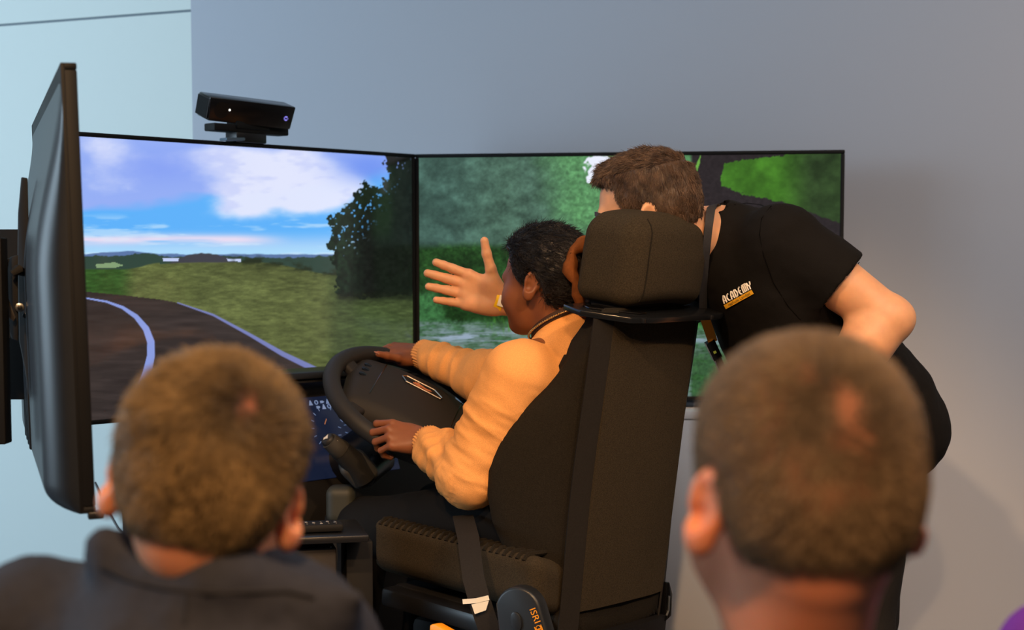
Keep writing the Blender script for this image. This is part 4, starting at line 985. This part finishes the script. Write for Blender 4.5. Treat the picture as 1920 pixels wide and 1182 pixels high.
# trousers and shoes
hipl, hipr = D(-.10, .03, .775), D(.10, .03, .775); kl, kr = D(-.135, .52, .700), D(.13, .52, .71); al_, ar_ = D(-.14, .60, .28), D(.13, .62, .28)
tro = U([cap(D(-.09, .0, .78), D(.09, .0, .78), .10), cap(hipl, kl, .092, .070), cap(hipr, kr, .092, .070), cap(kl, al_, .068, .052), cap(kr, ar_, .068, .052)], .03)
soft('trousers', tro, *bounds([hipl, hipr, kl, kr, al_, ar_, D(-.2, -.1, .7), D(.2, -.1, .7)], .11), .009, M_trous, drv, disp=lambda V: .004*(fbm(V*A(18, 18, 22), 3, 31) - .5)*2)
for a_ in (al_, ar_):
    sh = U([cap(a_ - UP*.03, a_ - UP*.07 + hd*.0, .045), cap(a_ - UP*.085 + hd*.02, a_ - UP*.09 + hd*.16, .042, .036)], .02)
    soft('shoe', sh, *bounds([a_, a_ - UP*.1 + hd*.2], .07), .008, M_matte, drv)
# ring on the left hand
q = MB(); fx_ = lht[3]; lb = W(711, 831, 3.70)
def on_hand(px, py, f, Y0=3.4, e=.0004):
    a = nrm(W(px, py, 1.) - A(0, 0, EYE)); p = A(0, 0, EYE) + a*Y0
    for _ in range(80):
        d = f(p[None])[0]
        if d < e: break
        p = p + a*d*.9
    return p

# ------------------------------------------------------------------ the instructor
M_skin = mat('skin_light', (212, 156, 116), .5, .4, noise=(40, .08), rgb2=None, sss=(.2, .012), bump=(260, .1, .001))
M_nail = mat('nail_pink', (222, 170, 150), .35, .5)
M_tee = mat('tshirt_black', (17, 15, 14), .9, .15, noise=(500, .25), bump=(600, .4, .001), sheen=.04)
M_jean = mat('jeans_black', (30, 28, 27), .85, .2, noise=(350, .25), bump=(600, .4, .001))
man = thing('person.001', 'man in a black T-shirt bending beside the seat, pointing at the screens', 'person', tuple(A(*W(1650, 900, 3.62)[:2], 0)), 'people at the driving simulator')
mc = W(1216, 412, 3.52); ms = 1.10
Rm = frame((-.93, .33, -.16), (-.10, -.06, 1)); fm = loc(mc, Rm, ms)
mN = W(1352, 440, 3.60); mP = W(1640, 800, 3.66)
mLS = W(1486, 470, 3.46); mLE = W(1668, 600, 3.42); mLW = W(1560, 705, 3.40)
mRS = W(1395, 500, 3.86); mRE = W(1180, 590, 3.92); mRW = W(945, 566, 3.80)
gX = nrm(A(-.95, -.04, .30)); gZ = nrm(A(.0, 1, .05))
ghf, ght, gfr = hand(mRW, gX, gZ, 1.10, False, curl=(.06, .10, .12, .14), spread=(.06, -.02, -.08, -.14), thumb=((.62, .78, -.16), -.10), mcp=(.05, .08, .10, .10), flen=.80, fat=1.1)
lX = nrm(A(-.75, .1, -.65)); lZ = nrm(A(-.5, -.8, .2))
mhf, mht, mfr = hand(mLW + nrm(mLW - mLE)*.03, lX, lZ, 1.02, True, curl=(.5, .55, .6, .6))
nkM = U([cap(mc + Rm @ A(0, -.035, -.04)*ms, mN, .062, .066)], .03)
m_head = lambda P: smin(head_local(fm(P))*ms, nkM(P), .03)
larm = U([cap(mLS, mLE*.9 + mLS*.1, .066, .050), ell(mLE + A(.014, -.004, .004), (.040, .040, .038)), cap(mLE*.9 + mLW*.1, mLE*.62 + mLW*.38, .048, .052), cap(mLE*.62 + mLW*.38, mLW, .052, .032)], .03)
l_arm = lambda P: smin(larm(P), mhf(P), .015)
rarm = U([cap(mRS, mRE, .055, .042), cap(mRE, mRE*.6 + mRW*.4, .044, .041), cap(mRE*.6 + mRW*.4, mRW - gX*.015, .041, .027)], .02)
r_arm = lambda P: smin(rarm(P), ghf(P), .012)
axd = nrm(mN - mP); sdd = nrm(mRS - mLS); sdd = nrm(sdd - axd*(axd @ sdd)); frd = np.cross(axd, sdd); frd = frd if frd[2] < 0 else -frd
Rt_ = np.stack([sdd, frd, axd], -1)
mA, mB_ = W(1560, 1165, 3.60), W(1600, 1165, 3.80)
torM = U([ell(mP*.3 + mN*.7, (.17, .11, .18), Rt_), ell(mP*.75 + mN*.25, (.15, .11, .18), Rt_), cap(W(1630, 830, 3.58), A(W(1600, 1100, 3.56)[0], 3.56, .12), .08, .05), cap(W(1630, 830, 3.76), A(W(1600, 1100, 3.76)[0], 3.76, .12), .08, .05)], .05)
parts_ = [surf(m_head, *bounds([mc, mN], .18), .0034), surf(l_arm, *bounds([mLS, mLE, mLW] + [t[0] for t in mht], .07), .0036), surf(r_arm, *bounds([mRE, mRW, mRS] + [t[0] for t in ght], .06), .0024), surf(torM, *bounds([mN, mP, A(.75, 3.5, .1), A(.75, 3.8, .1)], .22), .012)]
V, Q = vjoin(parts_); mbody = mesh_obj('body', V, Q, M_skin, man, smooth=180)
nails(man, mht, mfr[2], M_nail); nails(man, ght, gfr[2], M_nail)
eyes(man, mc, Rm, ms, mat('iris_grey', (70, 80, 85), .1, .6))
M_mhair = hair_material('hair_brown', (58, 44, 33), (78, 60, 46), .5)
mk = dict(front=.084, temple=.068, side=-.012, over=.030, behind=-.03, nape=-.075)
mt = lambda q: .004 + .007*sst(q[:, 2], .05, .115) + .009*sst(q[:, 1], .02, .085)*sst(q[:, 2], .07, .10) + .004*(vnoise(q*A(110, 110, 60), 6) - .5)
mhair = lambda P: hair_cap(fm(P), mt, **mk)*ms
Vh, Qh = surf(mhair, *bounds([mc], .18), .0038); mh = mesh_obj('hair', Vh, Qh, M_mhair, man, smooth=180)
rr_ = root_sample(Vh, Qh, 26000); lr = fm(rr_); keep = hairline(lr, **mk) > -.004; rr_ = rr_[keep]; nn_ = normals(mhair, rr_)
M_mhair2 = hair_material('hair_brown_strand', (58, 43, 32), (96, 74, 56), .42)
def m_dir(P, Nn):
    q = fm(P); top = sst(q[:, 2], .085, .12)
    dl = np.stack([.6*q[:, 0]/.08, np.where(top > .5, .9, .25 - .5*sst(-q[:, 1], 0, .08)), np.where(top > .5, .1, -1.0)], -1)
    t = dl @ Rm.T; t = t - Nn*(t*Nn).sum(1)[:, None]; return t/np.maximum(np.linalg.norm(t, axis=1), 1e-4)[:, None]
strands('hair_strands', mh, M_mhair2, rr_, nn_, m_dir, lambda P: .009 + .011*sst(fm(P)[:, 2], .04, .11), 5, .0005, mhair, lift=.12, jit=.16, clump=.45)
for sg in (-1, 1):
    pts = [mc + Rm @ A(sg*x, .095 - .35*(x - .03)**2*20 - .012*sst(x, .035, .06), .026 + .004*math.sin((x - .012)/.04*PI))*ms for x in np.linspace(.014, .052, 8)]
    q = MB(); q.strip(pts, UP, .009, .006); q.build('eyebrow', M_mhair, man, smooth=60)
# T-shirt
slv = nrm(mLE - mLS); slR = nrm(mRE - mRS)
sB = mLS + slv*.125
tee_b = U([ell(mP*.30 + mN*.70, (.205, .135, .20), Rt_), ell(mP*.62 + mN*.38 + frd*.035, (.185, .145, .22), Rt_), ell(mP*.95 + mN*.05 - frd*.01, (.17, .135, .16), Rt_), cap(mLS - slv*.02 + sdd*.03, mRS - sdd*.03, .075), cap(mN - axd*.06, mN + axd*.005, .10, .074), cap(mP*.5 + mN*.5 - frd*.05, mP*1.05 - mN*.05 - frd*.03, .13, .125)], .06)
slL = cap(mLS - slv*.03, sB, .082, .080); slRf = cap(mRS, mRS + slR*.2, .08, .085)
armL = cap(sB - slv*.02, mLE, .07, .055); armR = cap(mRS + slR*.18, mRE, .07, .055)
def tee(P):
    sl = np.maximum(slL(P), (P - sB) @ slv); sl = np.maximum(sl, -cap(sB - slv*.06, sB + slv*.15, .066, .0725)(P))
    sR = mRS + slR*.2; sr = np.maximum(slRf(P), (P - sR) @ slR); sr = np.maximum(sr, -cap(sR - slR*.06, sR + slR*.15, .062, .078)(P))
    d = smin(tee_b(P), sl, .035); d = smin(d, sr, .035)
    nk_ = cap(mN + axd*.0 - frd*.0, mN + axd*.16, .052, .074)(P); return np.maximum(d, -nk_)
teed = lambda V: .007*(fbm(V*A(13, 10, 13) @ np.array([[1, 0, .5], [0, 1, 0], [-.5, 0, 1]]), 4, 41) - .5)*2 + .004*np.sin(((V - mLS) @ nrm(A(.4, 0, -1)))*60)*np.exp(-(np.linalg.norm(V - (mLS*.6 + mP*.4), axis=1)/.12)**2)
lo_, hi_ = bounds([mN, mP, mLS, mRS, sB, mRS + slR*.2, mP - axd*.15], .20)
V, Q = surf(tee, lo_, hi_, .0068); V = V + normals(tee, V)*teed(V)[:, None]; tee_o = mesh_obj('tshirt', V, Q, M_tee, man, smooth=180)
TV_ = V
cr = [mN + axd*.012 + (sdd*math.cos(a) + frd*math.sin(a))*.066 + axd*.012*math.sin(a)*-1 for a in np.linspace(0, 2*PI, 40, endpoint=False)]
q = MB(); q.tube(cr, .008, 8, closed=True); q.build('collar', M_tee, tee_o, smooth=180)
# print on the shirt
def shirt_pt(px, py, off=.003):
    pr_ = PX(TV_); d = np.hypot(pr_[:, 0] - px, pr_[:, 1] - py); idx = np.where(d < 14)[0]
    idx = idx[np.argsort(TV_[idx, 1])[:12]] if len(idx) else np.array([np.argmin(d)])
    Yv = np.median(TV_[idx, 1]); return Yv
Yp_ = np.median([shirt_pt(x_, y_) for x_, y_ in ((1365, 560), (1385, 550), (1400, 545), (1410, 548), (1375, 565))])
def print_on(name, s, size, px, py, ang, m, parent, ext=.0, shear=0, dy=.004, poly=None, spacing=1):
    ca, sa = math.cos(ang), math.sin(ang); k = Yp_/F
    if poly is None: v, f = text_geo(s, 1, A(0, 0, 0), A(1, 0, 0), A(0, 1, 0), shear=shear, spacing=spacing); v = v[:, :2]*size
    else: v, f = np.array(poly, float), [list(range(len(poly)))]
    X_ = px + v[:, 0]*ca + v[:, 1]*sa*-1; Y_ = py - (v[:, 0]*sa + v[:, 1]*ca)
    out = []
    for x_, y_ in zip(X_, Y_):
        a = nrm(W(x_, y_, 1.) - A(0, 0, EYE)); p = A(0, 0, EYE) + a*(Yp_ - .12)
        out.append((a, p))
    a = np.array([o[0] for o in out]); p = np.array([o[1] for o in out])
    for _ in range(60):
        d = tee(p) - dy; p = p + a*(np.clip(d, -.02, .05)*.7)[:, None]
    return mesh_obj(name, p, f, m, parent, smooth=0)
M_wprint = mat('print_white', (232, 225, 215), .8); M_yprint = mat('print_yellow', (240, 178, 30), .8); M_bprint = mat('print_dark', (26, 18, 6), .8)
tee0 = tee
tee = lambda P: tee0(P) - teed(P)
an = math.radians(29)
strip_poly = [(x_, y_) for x_ in np.linspace(-31, 29, 13) for y_ in (-4.2,)] + [(x_, y_) for x_ in np.linspace(29, -31, 13) for y_ in (4.4,)]
sy = print_on('print_strip', None, 1, 1386, 561.5, an, M_yprint, tee_o, poly=strip_poly, dy=.0035)
print_on('strip_lettering', 'rschule Landjet', 7.6, 1386, 561.5, an, M_bprint, sy, dy=.0048)
# heavy display letters drawn as strokes
GL = {'A': [[(0, 0), (.15, .62), (.5, 1), (.78, .9), (.78, 0)], [(.25, .35), (.78, .35)]], 'C': [[(.75, .95), (.3, .85), (.05, .5), (.3, .12), (.75, .05)]], 'D': [[(.1, 0), (.1, 1), (.55, .9), (.8, .5), (.55, .08), (.1, 0)]],
      'E': [[(.75, 1), (.3, .88), (.08, .5), (.3, .1), (.75, 0)], [(.1, .5), (.7, .5)]], 'M': [[(.02, 0), (.02, .75), (.25, 1), (.9, 1), (1.1, .75), (1.1, 0)], [(.38, 0), (.38, .95)], [(.74, 0), (.74, .95)]], 'Y': [[(.0, 1), (.12, .62), (.45, .5), (.78, .62), (.9, 1)], [(.45, .5), (.45, 0)]]}
xo = -29
for ch, w_ in (('A', 8.5), ('C', 8), ('A', 8.5), ('D', 8.5), ('E', 8), ('M', 11.5), ('Y', 9)):
    q = MB(); 
    for stroke in GL[ch]:
        st2 = []
        for i in range(len(stroke) - 1):
            for t_ in np.linspace(0, 1, 5)[:-1]: st2.append(A(*stroke[i])*(1 - t_) + A(*stroke[i+1])*t_)
        st2.append(A(*stroke[-1])); st2 = np.array(st2)
        pts2 = np.stack([xo + st2[:, 0]*w_*.82, 6.5 + st2[:, 1]*15], -1)
        ca, sa = math.cos(an), math.sin(an)
        X_ = 1386 + pts2[:, 0]*ca - pts2[:, 1]*sa*.75; Y_ = 561.5 - (pts2[:, 0]*sa + pts2[:, 1]*ca)
        a = np.array([nrm(W(x_, y_, 1.) - A(0, 0, EYE)) for x_, y_ in zip(X_, Y_)]); p = A(0, 0, EYE) + a*(Yp_ - .12)
        for _ in range(60): p = p + a*(np.clip(tee(p) - .004, -.02, .05)*.7)[:, None]
        q.strip(list(p), list(nrm(np.cross(nrm(p[min(i+1, len(p)-1)] - p[max(i-1, 0)]), a[i])) for i in range(len(p))), .0030, .0006)
    q.build('print_letter', M_wprint, tee_o, smooth=0); xo += w_*1.0
M_seamd = mat('seam_black', (9, 8, 8), .95, .05)
def on_tee(px, py, off=.001, Y0=2.9):
    a = nrm(W(px, py, 1.) - A(0, 0, EYE)); p = A(0, 0, EYE) + a*Y0
    for _ in range(70): p = p + a*np.clip(tee(p[None])[0] - off, -.02, .1)*.7
    return p
for pts in ([(1378, 384), (1400, 381), (1425, 384), (1446, 392)], [(1446, 386), (1428, 410), (1424, 440), (1432, 480), (1450, 530), (1478, 575), (1506, 606)]):
    q = MB(); q.tube([on_tee(*p) for p in pts], .0010, 6); q.build('seam', M_seamd, tee_o)
q = MB(); q.tube([on_tee(x_, y_, .0005) for x_, y_ in ((1611, 492), (1595, 515), (1575, 540), (1556, 562), (1540, 580))], .0010, 6); q.build('sleeve_hem', M_seamd, tee_o)
# trousers
hl, hr_ = W(1632, 825, 3.56), W(1632, 825, 3.76)
ftl, ftr = A(W(1575, 1100, 3.54)[0], 3.54, .06), A(W(1600, 1100, 3.80)[0], 3.80, .06)
mtk = U([cap(hl + A(.0, 0, .03), hr_ + A(.0, 0, .03), .125), cap(hl, (hl*.5 + ftl*.5), .115, .085), cap(hl*.5 + ftl*.5, ftl, .085, .06), cap(hr_, hr_*.5 + ftr*.5, .115, .085), cap(hr_*.5 + ftr*.5, ftr, .085, .06)], .03)
jn = soft('trousers', mtk, *bounds([hl, hr_, ftl, ftr], .16), .010, M_jean, man, disp=lambda V: .005*(fbm(V*A(16, 16, 12), 3, 51) - .5)*2)
pk = W(1728, 845, 3.55)
def on_tr(px, py, off=.003, Y0=3.2):
    a = nrm(W(px, py, 1.) - A(0, 0, EYE)); p = A(0, 0, EYE) + a*Y0
    for _ in range(60): p = p + a*np.clip(mtk(p[None])[0] - off, -.02, .1)*.8
    return p
q = MB(); q.strip([on_tr(1716, 800), on_tr(1727, 803), on_tr(1738, 806)], UP, .012, .003); q.build('pocket_edge', M_jean, jn)
q = MB(); q.strip([on_tr(1718, 848), on_tr(1728, 850), on_tr(1736, 852)], UP, .022, .003); pk_ = q.build('pocket_flap', M_jean, jn)
q = MB(); q.ball(on_tr(1724, 861, .004), .005, n=10, m=6); q.build('rivet', M_steel, pk_)
for f_ in (ftl, ftr):
    sh = U([cap(f_ + A(.02, 0, -.01), f_ + A(-.12, .03, -.02), .04, .036)], .02); soft('shoe', sh, *bounds([f_, f_ + A(-.2, .03, 0)], .07), .009, M_matte, man)
# wristband
wb0 = mRW + gX*.004 ; M_band = mat('wristband_yellow', (252, 205, 20), .45, .4); bx_ = nrm(-gX*.96 + gfr[1]*-.02)
rings = []
for s_ in (-.0095, .0095):
    for k, rr in enumerate((.0, .0012) if s_ < 0 else (.0012, .0)): rings.append([mRW + gX*.012 + gfr[0]*s_ + (gfr[1]*math.cos(a)*(.0330 + rr) + gfr[2]*math.sin(a)*(.0300 + rr)) for a in np.linspace(0, 2*PI, 40, endpoint=False)])
q = MB(); q.loft(rings, cap=False); wbo = q.build('wristband', M_band, man, smooth=50)
q = MB(); q.box(mRW + gX*.004 - gfr[2]*.0325 + gfr[1]*.002, (.011, .013, .0012), gfr[0], gfr[1], gfr[2]); q.build('band_tab', mat('band_white', (245, 240, 225), .6), wbo, bevel=.0005)
# lanyard
M_lan = mat('lanyard_black', (40, 40, 44), .7, .3, noise=(200, .2)); M_lano = mat('lanyard_orange', (226, 150, 30), .7)
nk2 = [mN + axd*(.03) + (sdd*math.cos(a)*.082 + frd*math.sin(a)*.082) + axd*(.055*math.sin(a)*-.6) for a in np.linspace(PI*1.02, PI*1.98, 14)]
L0, L1 = W(1322, 440, 3.42), W(1318, 560, 3.50)
q = MB(); q.strip([W(1345, 388, 3.60), W(1338, 384, 3.52), W(1333, 392, 3.49), W(1328, 430, 3.475), W(1323, 480, 3.49), W(1318, 540, 3.53), W(1318, 590, 3.57)], [A(1, .3, .3)]*7, .019, .002); lan = q.build('lanyard', M_lan, man, smooth=60)
q = MB(); q.strip([W(1318, 585, 3.571), W(1326, 610, 3.59), W(1337, 642, 3.62)], A(1, .2, .3), .022, .002); lo2 = q.build('orange_strap', M_lano, lan, smooth=60)
q = MB(); q.strip([W(1330, 640, 3.618), W(1337, 655, 3.63), W(1345, 672, 3.64)], A(1, .2, .4), .022, .012); q.build('buckle', M_gloss, lan, smooth=30)
q = MB(); q.strip([W(1345, 672, 3.64), W(1353, 692, 3.65), W(1362, 710, 3.66)], A(1, .2, .4), .016, .012); q.build('buckle', M_gloss, lan, smooth=30)
q = MB(); q.strip([W(1356, 700, 3.65), W(1368, 722, 3.66), W(1380, 750, 3.67), W(1392, 790, 3.68)], A(1, .2, .4), .020, .002); q.build('strap_end', M_lan, lan, smooth=60)
q = MB(); q.strip([W(1338, 662, 3.624), W(1343, 660, 3.624)], UP, .006, .002); q.build('green_mark', mat('mark_green', (130, 160, 60), .6), lan, smooth=0)

# ------------------------------------------------------------------ children in the foreground
def child(idx, label, c, R, s, neck_to, hairpar, hc1, hc2, hair_t, hl_len, n_str, whorl, skin, rad, lift, clump=.25, bald=(.5, .014)):
    t = thing('person.%03d' % idx, label, 'person', (c[0], c[1], 0), 'onlookers in front of the camera')
    f = loc(c, R, s); nk_ = cap(A(*c) + R @ A(0, -.032, -.035)*s, neck_to, .049*s, .052*s)
    hd_ = lambda P: smin(head_local(f(P))*s, nk_(P), .025)
    bl = U([cap(neck_to, A(neck_to[0], neck_to[1], neck_to[2] - .12), .058, .09), cap(A(neck_to[0], neck_to[1], .62), A(neck_to[0], neck_to[1], neck_to[2] - .14), .10, .11), cap(A(neck_to[0] - .07, neck_to[1], .62), A(neck_to[0] - .08, neck_to[1], .09), .07, .045), cap(A(neck_to[0] + .07, neck_to[1], .62), A(neck_to[0] + .08, neck_to[1], .09), .07, .045)], .04)
    V, Q = vjoin([surf(hd_, *bounds([c, neck_to], .16), .0028), surf(bl, *bounds([(neck_to[0], neck_to[1], .05), neck_to], .2), .014)])
    mesh_obj('body', V, Q, skin, t, smooth=180); eyes(t, c, R, s, mat_iris)
    capf = lambda P: hair_cap(f(P), hair_t, **hairpar)*s
    Vh, Qh = surf(capf, *bounds([c], .15), .0032)
    wl = A(*whorl[0])
    m1 = mat('hair_cap_%d' % idx, hc1, .7, .25, vcol=True); m2 = mat('hair_tip_%d' % idx, hc2, .5, .3, vcol=True)
    lc = f(Vh); dw = np.linalg.norm(lc - wl, axis=1); skc = lin((196, 122, 92))
    dwb = np.linalg.norm((lc - wl)*A(1.7, 1, .75), axis=1); sm = bald[0]*np.exp(-(dwb/bald[1])**2)*sst(fbm(lc*A(140, 140, 60), 3, 77), .25, .6) + bald[2 if len(bald) > 2 else 0]*.0
    if len(bald) > 2: sm = sm + bald[2]*sst(fbm(lc*38, 3, 78), .48, .75)
    cc_ = lin(hc1)*(.75 + .5*fbm(lc*60, 3, 79))[:, None]; cc_ = cc_*(1 - np.clip(sm, 0, 1))[:, None] + skc*np.clip(sm, 0, 1)[:, None]
    ho = mesh_obj('hair', Vh, Qh, m1, t, smooth=180, vcol=cc_)
    ax_ = nrm(wl); u1 = nrm(np.cross(ax_, A(0, 0, 1))); u2 = np.cross(ax_, u1)
    def shade(P):
        q = f(P); v = q - wl; th = np.arctan2(v @ u1, v @ u2); rr = np.linalg.norm(v, axis=1)
        th = th + 9*np.exp(-rr/.05)*.12
        n = fbm(np.stack([np.cos(th)*7, np.sin(th)*7, rr*9], -1), 3, 81); n2_ = fbm(q*45, 2, 82)
        b = .30 + 1.05*n + .40*n2_; b = b*(.36 + .64*sst(rr, .012, .060))  # random streaks, then strands darkened around the whorl: its shadow put into the colour
        return lin(hc2)*b[:, None]
    r = root_sample(Vh, Qh, n_str); lr = f(r); hb = hairline(lr, **hairpar)
    keep = (hb > -.006 + .010*RNG.random(len(hb))) & (RNG.random(len(hb)) < .25 + .75*sst(np.linalg.norm(lr - A(*whorl[0]), axis=1), .004, .026)); r = r[keep]; lr = lr[keep]; nn = normals(capf, r)
    def dirf(P, Nn):
        q = f(P); v = q - wl; nl = Nn @ R
        v = v - nl*(v*nl).sum(1)[:, None]; v = v/np.maximum(np.linalg.norm(v, axis=1), 1e-4)[:, None]
        sp = np.cross(nl, v); w = whorl[1]*np.exp(-(np.linalg.norm(q - wl, axis=1)/.06)**2)[:, None]
        d = v + sp*w; d = d + A(0, 0, -.35)*sst(-q[:, 2] + .06, 0, .08)[:, None]
        return d @ R.T
    strands('hair_strands', ho, m2, r, nn, dirf, lambda P: hl_len(f(P))*(.45 + .55*sst(np.linalg.norm(f(P) - wl, axis=1), .0, .03)), 5, rad, capf, lift=lift, jit=.17, clump=clump, shade=shade)
    return t, f
M_kskin = mat('skin_child', (226, 150, 112), .5, .35, noise=(30, .06), sss=(.5, .016))
M_kskin2 = mat('skin_child_ruddy', (222, 140, 104), .5, .35, noise=(30, .06), sss=(.35, .014))
# left child
c1 = W(384, 938, 1.45); ro = math.radians(11)
R1 = frame((-.04, .98, -.10), (math.sin(ro), .10, math.cos(ro))); s1_ = .985
n1 = W(392, 1130, 1.47)
def crown(px, py, c, R, s):
    a = nrm(W(px, py, 1.) - A(0, 0, EYE)); p = A(0, 0, EYE) + a*.9; f = loc(c, R, s)
    for _ in range(60): p = p + a*max(SK(f(p[None]))[0] - .005, 0)*s*.8
    return f(p[None])[0]
WH1 = crown(462, 765, c1, R1, s1_)
k1, fk1 = child(2, 'child with tousled light brown hair in a dark jacket, seen from behind', c1, R1, s1_, n1, dict(front=.07, temple=.05, side=-.01, over=.032, behind=-.026, nape=-.058),
   (46, 34, 20), (140, 114, 76), lambda q: .0045 + .006*sst(q[:, 2], .0, .09) - .003*np.exp(-(np.linalg.norm(q - WH1, axis=1)/.012)**2), lambda q: .008 + .011*sst(q[:, 2], 0, .1), 34000, (WH1, 1.0), M_kskin, .0006, .16)
M_jack = mat('jacket_slate', (52, 54, 64), .85, .25, noise=(90, .12), bump=(500, .3, .001))
Lp = lambda px, py, Y: W(px, py, Y)
sh1 = [Lp(60, 1180, 1.50), Lp(575, 1240, 1.47)]
jk = U([cap(sh1[0], n1 - UP*.05, .055, .075), cap(sh1[1], n1 - UP*.06, .055, .075), cap(A(n1[0], n1[1] + .01, n1[2] - .09), A(n1[0], n1[1] + .02, .62), .15, .155), cap(sh1[0], A(sh1[0][0] - .03, sh1[0][1] + .03, .70), .06, .05), cap(sh1[1], A(sh1[1][0] + .05, sh1[1][1] + .03, .70), .06, .05)], .05)
Rr = frame((.1, 1, 0), (math.sin(.22), -.12, 1))
cc = n1 + UP*.004
def collar(P):
    q = (P - cc) @ Rr; r = np.hypot(q[:, 0], q[:, 1]*1.06)
    R0 = .078 + .16*np.clip(.03 - q[:, 2], -.05, .08); z = q[:, 2] - .006*np.sin(np.arctan2(q[:, 0], q[:, 1])*3)
    d = np.maximum(np.abs(r - R0) - .010, np.maximum(z - .030, -.07 - z)); return d - .004
jt = U([cap(Lp(194, 1016, 1.43), Lp(235, 1080, 1.45), .007, .03), cap(Lp(668, 1122, 1.40), Lp(590, 1165, 1.43), .006, .034), cap(Lp(230, 1060, 1.43), Lp(400, 1085, 1.40), .028, .03), cap(Lp(400, 1085, 1.40), Lp(600, 1150, 1.42), .03, .028)], .03)
jkf = lambda P: smin(np.minimum(jk(P), 9), smin(collar(P), jt(P), .02), .02)
jd = lambda V: .008*(fbm(V*A(16, 16, 22), 4, 61) - .5)*2
jko = soft('jacket', jkf, *bounds([sh1[0], sh1[1], n1, A(n1[0], n1[1], .65)], .20), .006, M_jack, k1, disp=jd)
def jkt(px, py, off=.004, Y0=1.1):
    a = nrm(W(px, py, 1.) - A(0, 0, EYE)); p = A(0, 0, EYE) + a*Y0
    for _ in range(70): p = p + a*np.clip(jkf(p[None])[0] - jd(p[None])[0] - off, -.02, .1)*.6
    return p
q = MB(); q.tube([jkt(x_, y_, .001) for x_, y_ in ((190, 1062), (240, 1088), (310, 1104), (390, 1112), (470, 1110), (540, 1108), (590, 1120))], .0022, 8); q.build('collar_seam', mat('seam_dark', (34, 34, 40), .8), jko)
q = MB(); q.tube([jkt(x_, y_, .0005) for x_, y_ in ((350, 1112), (348, 1140), (345, 1170))], .0016, 8); q.build('back_seam', bpy.data.materials['seam_dark'], jko)
def legs(parent, x, y, z0, m):
    f = U([cap((x - .06, y, z0), (x + .06, y, z0), .10), cap((x - .07, y, z0), (x - .08, y, .08), .085, .06), cap((x + .07, y, z0), (x + .08, y, .08), .085, .06)], .03)
    soft('trousers', f, (x - .22, y - .15, -.02), (x + .22, y + .15, z0 + .14), .014, m, parent)
    for sg in (-1, 1): soft('shoe', cap((x + sg*.085, y - .02, .042), (x + sg*.10, y + .12, .038), .042, .036), (x - .2, y - .1, -.02), (x + .2, y + .22, .12), .012, M_matte, parent)
legs(k1, n1[0], n1[1] + .02, .60, M_jean)
# right child
c2 = W(1503, 962, 1.20); R2 = frame((-.17, .97, -.06), (.02, .04, 1)); s2_ = 1.0
n2_ = W(1490, 1235, 1.215)
WH2 = crown(1590, 765, c2, R2, s2_)
k2, fk2 = child(3, 'child with very short cropped hair and bare neck, seen from behind', c2, R2, s2_, n2_, dict(front=.07, temple=.05, side=-.01, over=.034, behind=-.032, nape=-.074),
   (84, 68, 52), (128, 106, 80), lambda q: .0040 + .0035*sst(q[:, 2], .03, .1), lambda q: .0055 + .005*sst(q[:, 2], .05, .12), 34000, (WH2, .9), M_kskin2, .00042, .5, .12, (.45, .016, .28))
tk = U([cap(n2_ + A(-.13, .0, -.075), n2_ + A(.13, 0, -.075), .055), cap(n2_ - UP*.04, n2_ - UP*.10, .08, .12), cap(A(n2_[0], n2_[1], .60), A(n2_[0], n2_[1], n2_[2] - .14), .14, .14), cap(n2_ + A(-.14, 0, -.08), n2_ + A(-.19, .02, -.30), .05, .045), cap(n2_ + A(.14, 0, -.08), n2_ + A(.19, .02, -.30), .05, .045)], .04)
soft('tshirt', sub(tk, cap(n2_ - UP*.06, n2_ + UP*.1, .056, .066), .01), *bounds([n2_ + A(-.2, 0, -.3), n2_ + A(.2, 0, 0), A(n2_[0], n2_[1], .6)], .17), .008, mat('tshirt_navy', (38, 42, 56), .9), k2)
legs(k2, n2_[0], n2_[1] + .02, .58, M_jean)
# person in purple at the edge of the frame
c3 = W(2165, 1080, 1.55); R3 = frame((-.3, .95, 0), (0, 0, 1)); n3 = W(2150, 1285, 1.57)
k3, fk3 = child(4, 'onlooker in a purple top, only one shoulder in view', c3, R3, .97, n3, dict(front=.07, temple=.05, side=-.01, over=.032, behind=-.03, nape=-.065),
   (50, 36, 24), (90, 66, 44), .010, lambda q: .015 + 0*q[:, 2], 5000, ((.02, -.06, .09), .8), M_kskin, .0006, .4)
s3a = W(1978, 1234, 1.56)
tp3 = U([cap(s3a, n3 - UP*.06, .048, .07), cap(A(2*n3[0] - s3a[0], n3[1], s3a[2]), n3 - UP*.06, .048, .07), cap(s3a, s3a + A(-.02, .0, -.28), .048, .045), cap(A(2*n3[0] - s3a[0], n3[1], s3a[2]), A(2*n3[0] - s3a[0] + .02, n3[1], s3a[2] - .28), .048, .045), cap(A(n3[0], n3[1], .62), A(n3[0], n3[1], n3[2] - .12), .14, .14)], .04)
soft('sweater', tp3, *bounds([s3a - A(.05, 0, .3), n3 + A(.3, 0, 0), A(n3[0], n3[1], .6)], .18), .008, mat('knit_purple', (112, 52, 150), .9, .15, noise=(300, .2), bump=(400, .4, .002), sheen=.3), k3)
legs(k3, n3[0], n3[1] + .02, .58, M_jean)
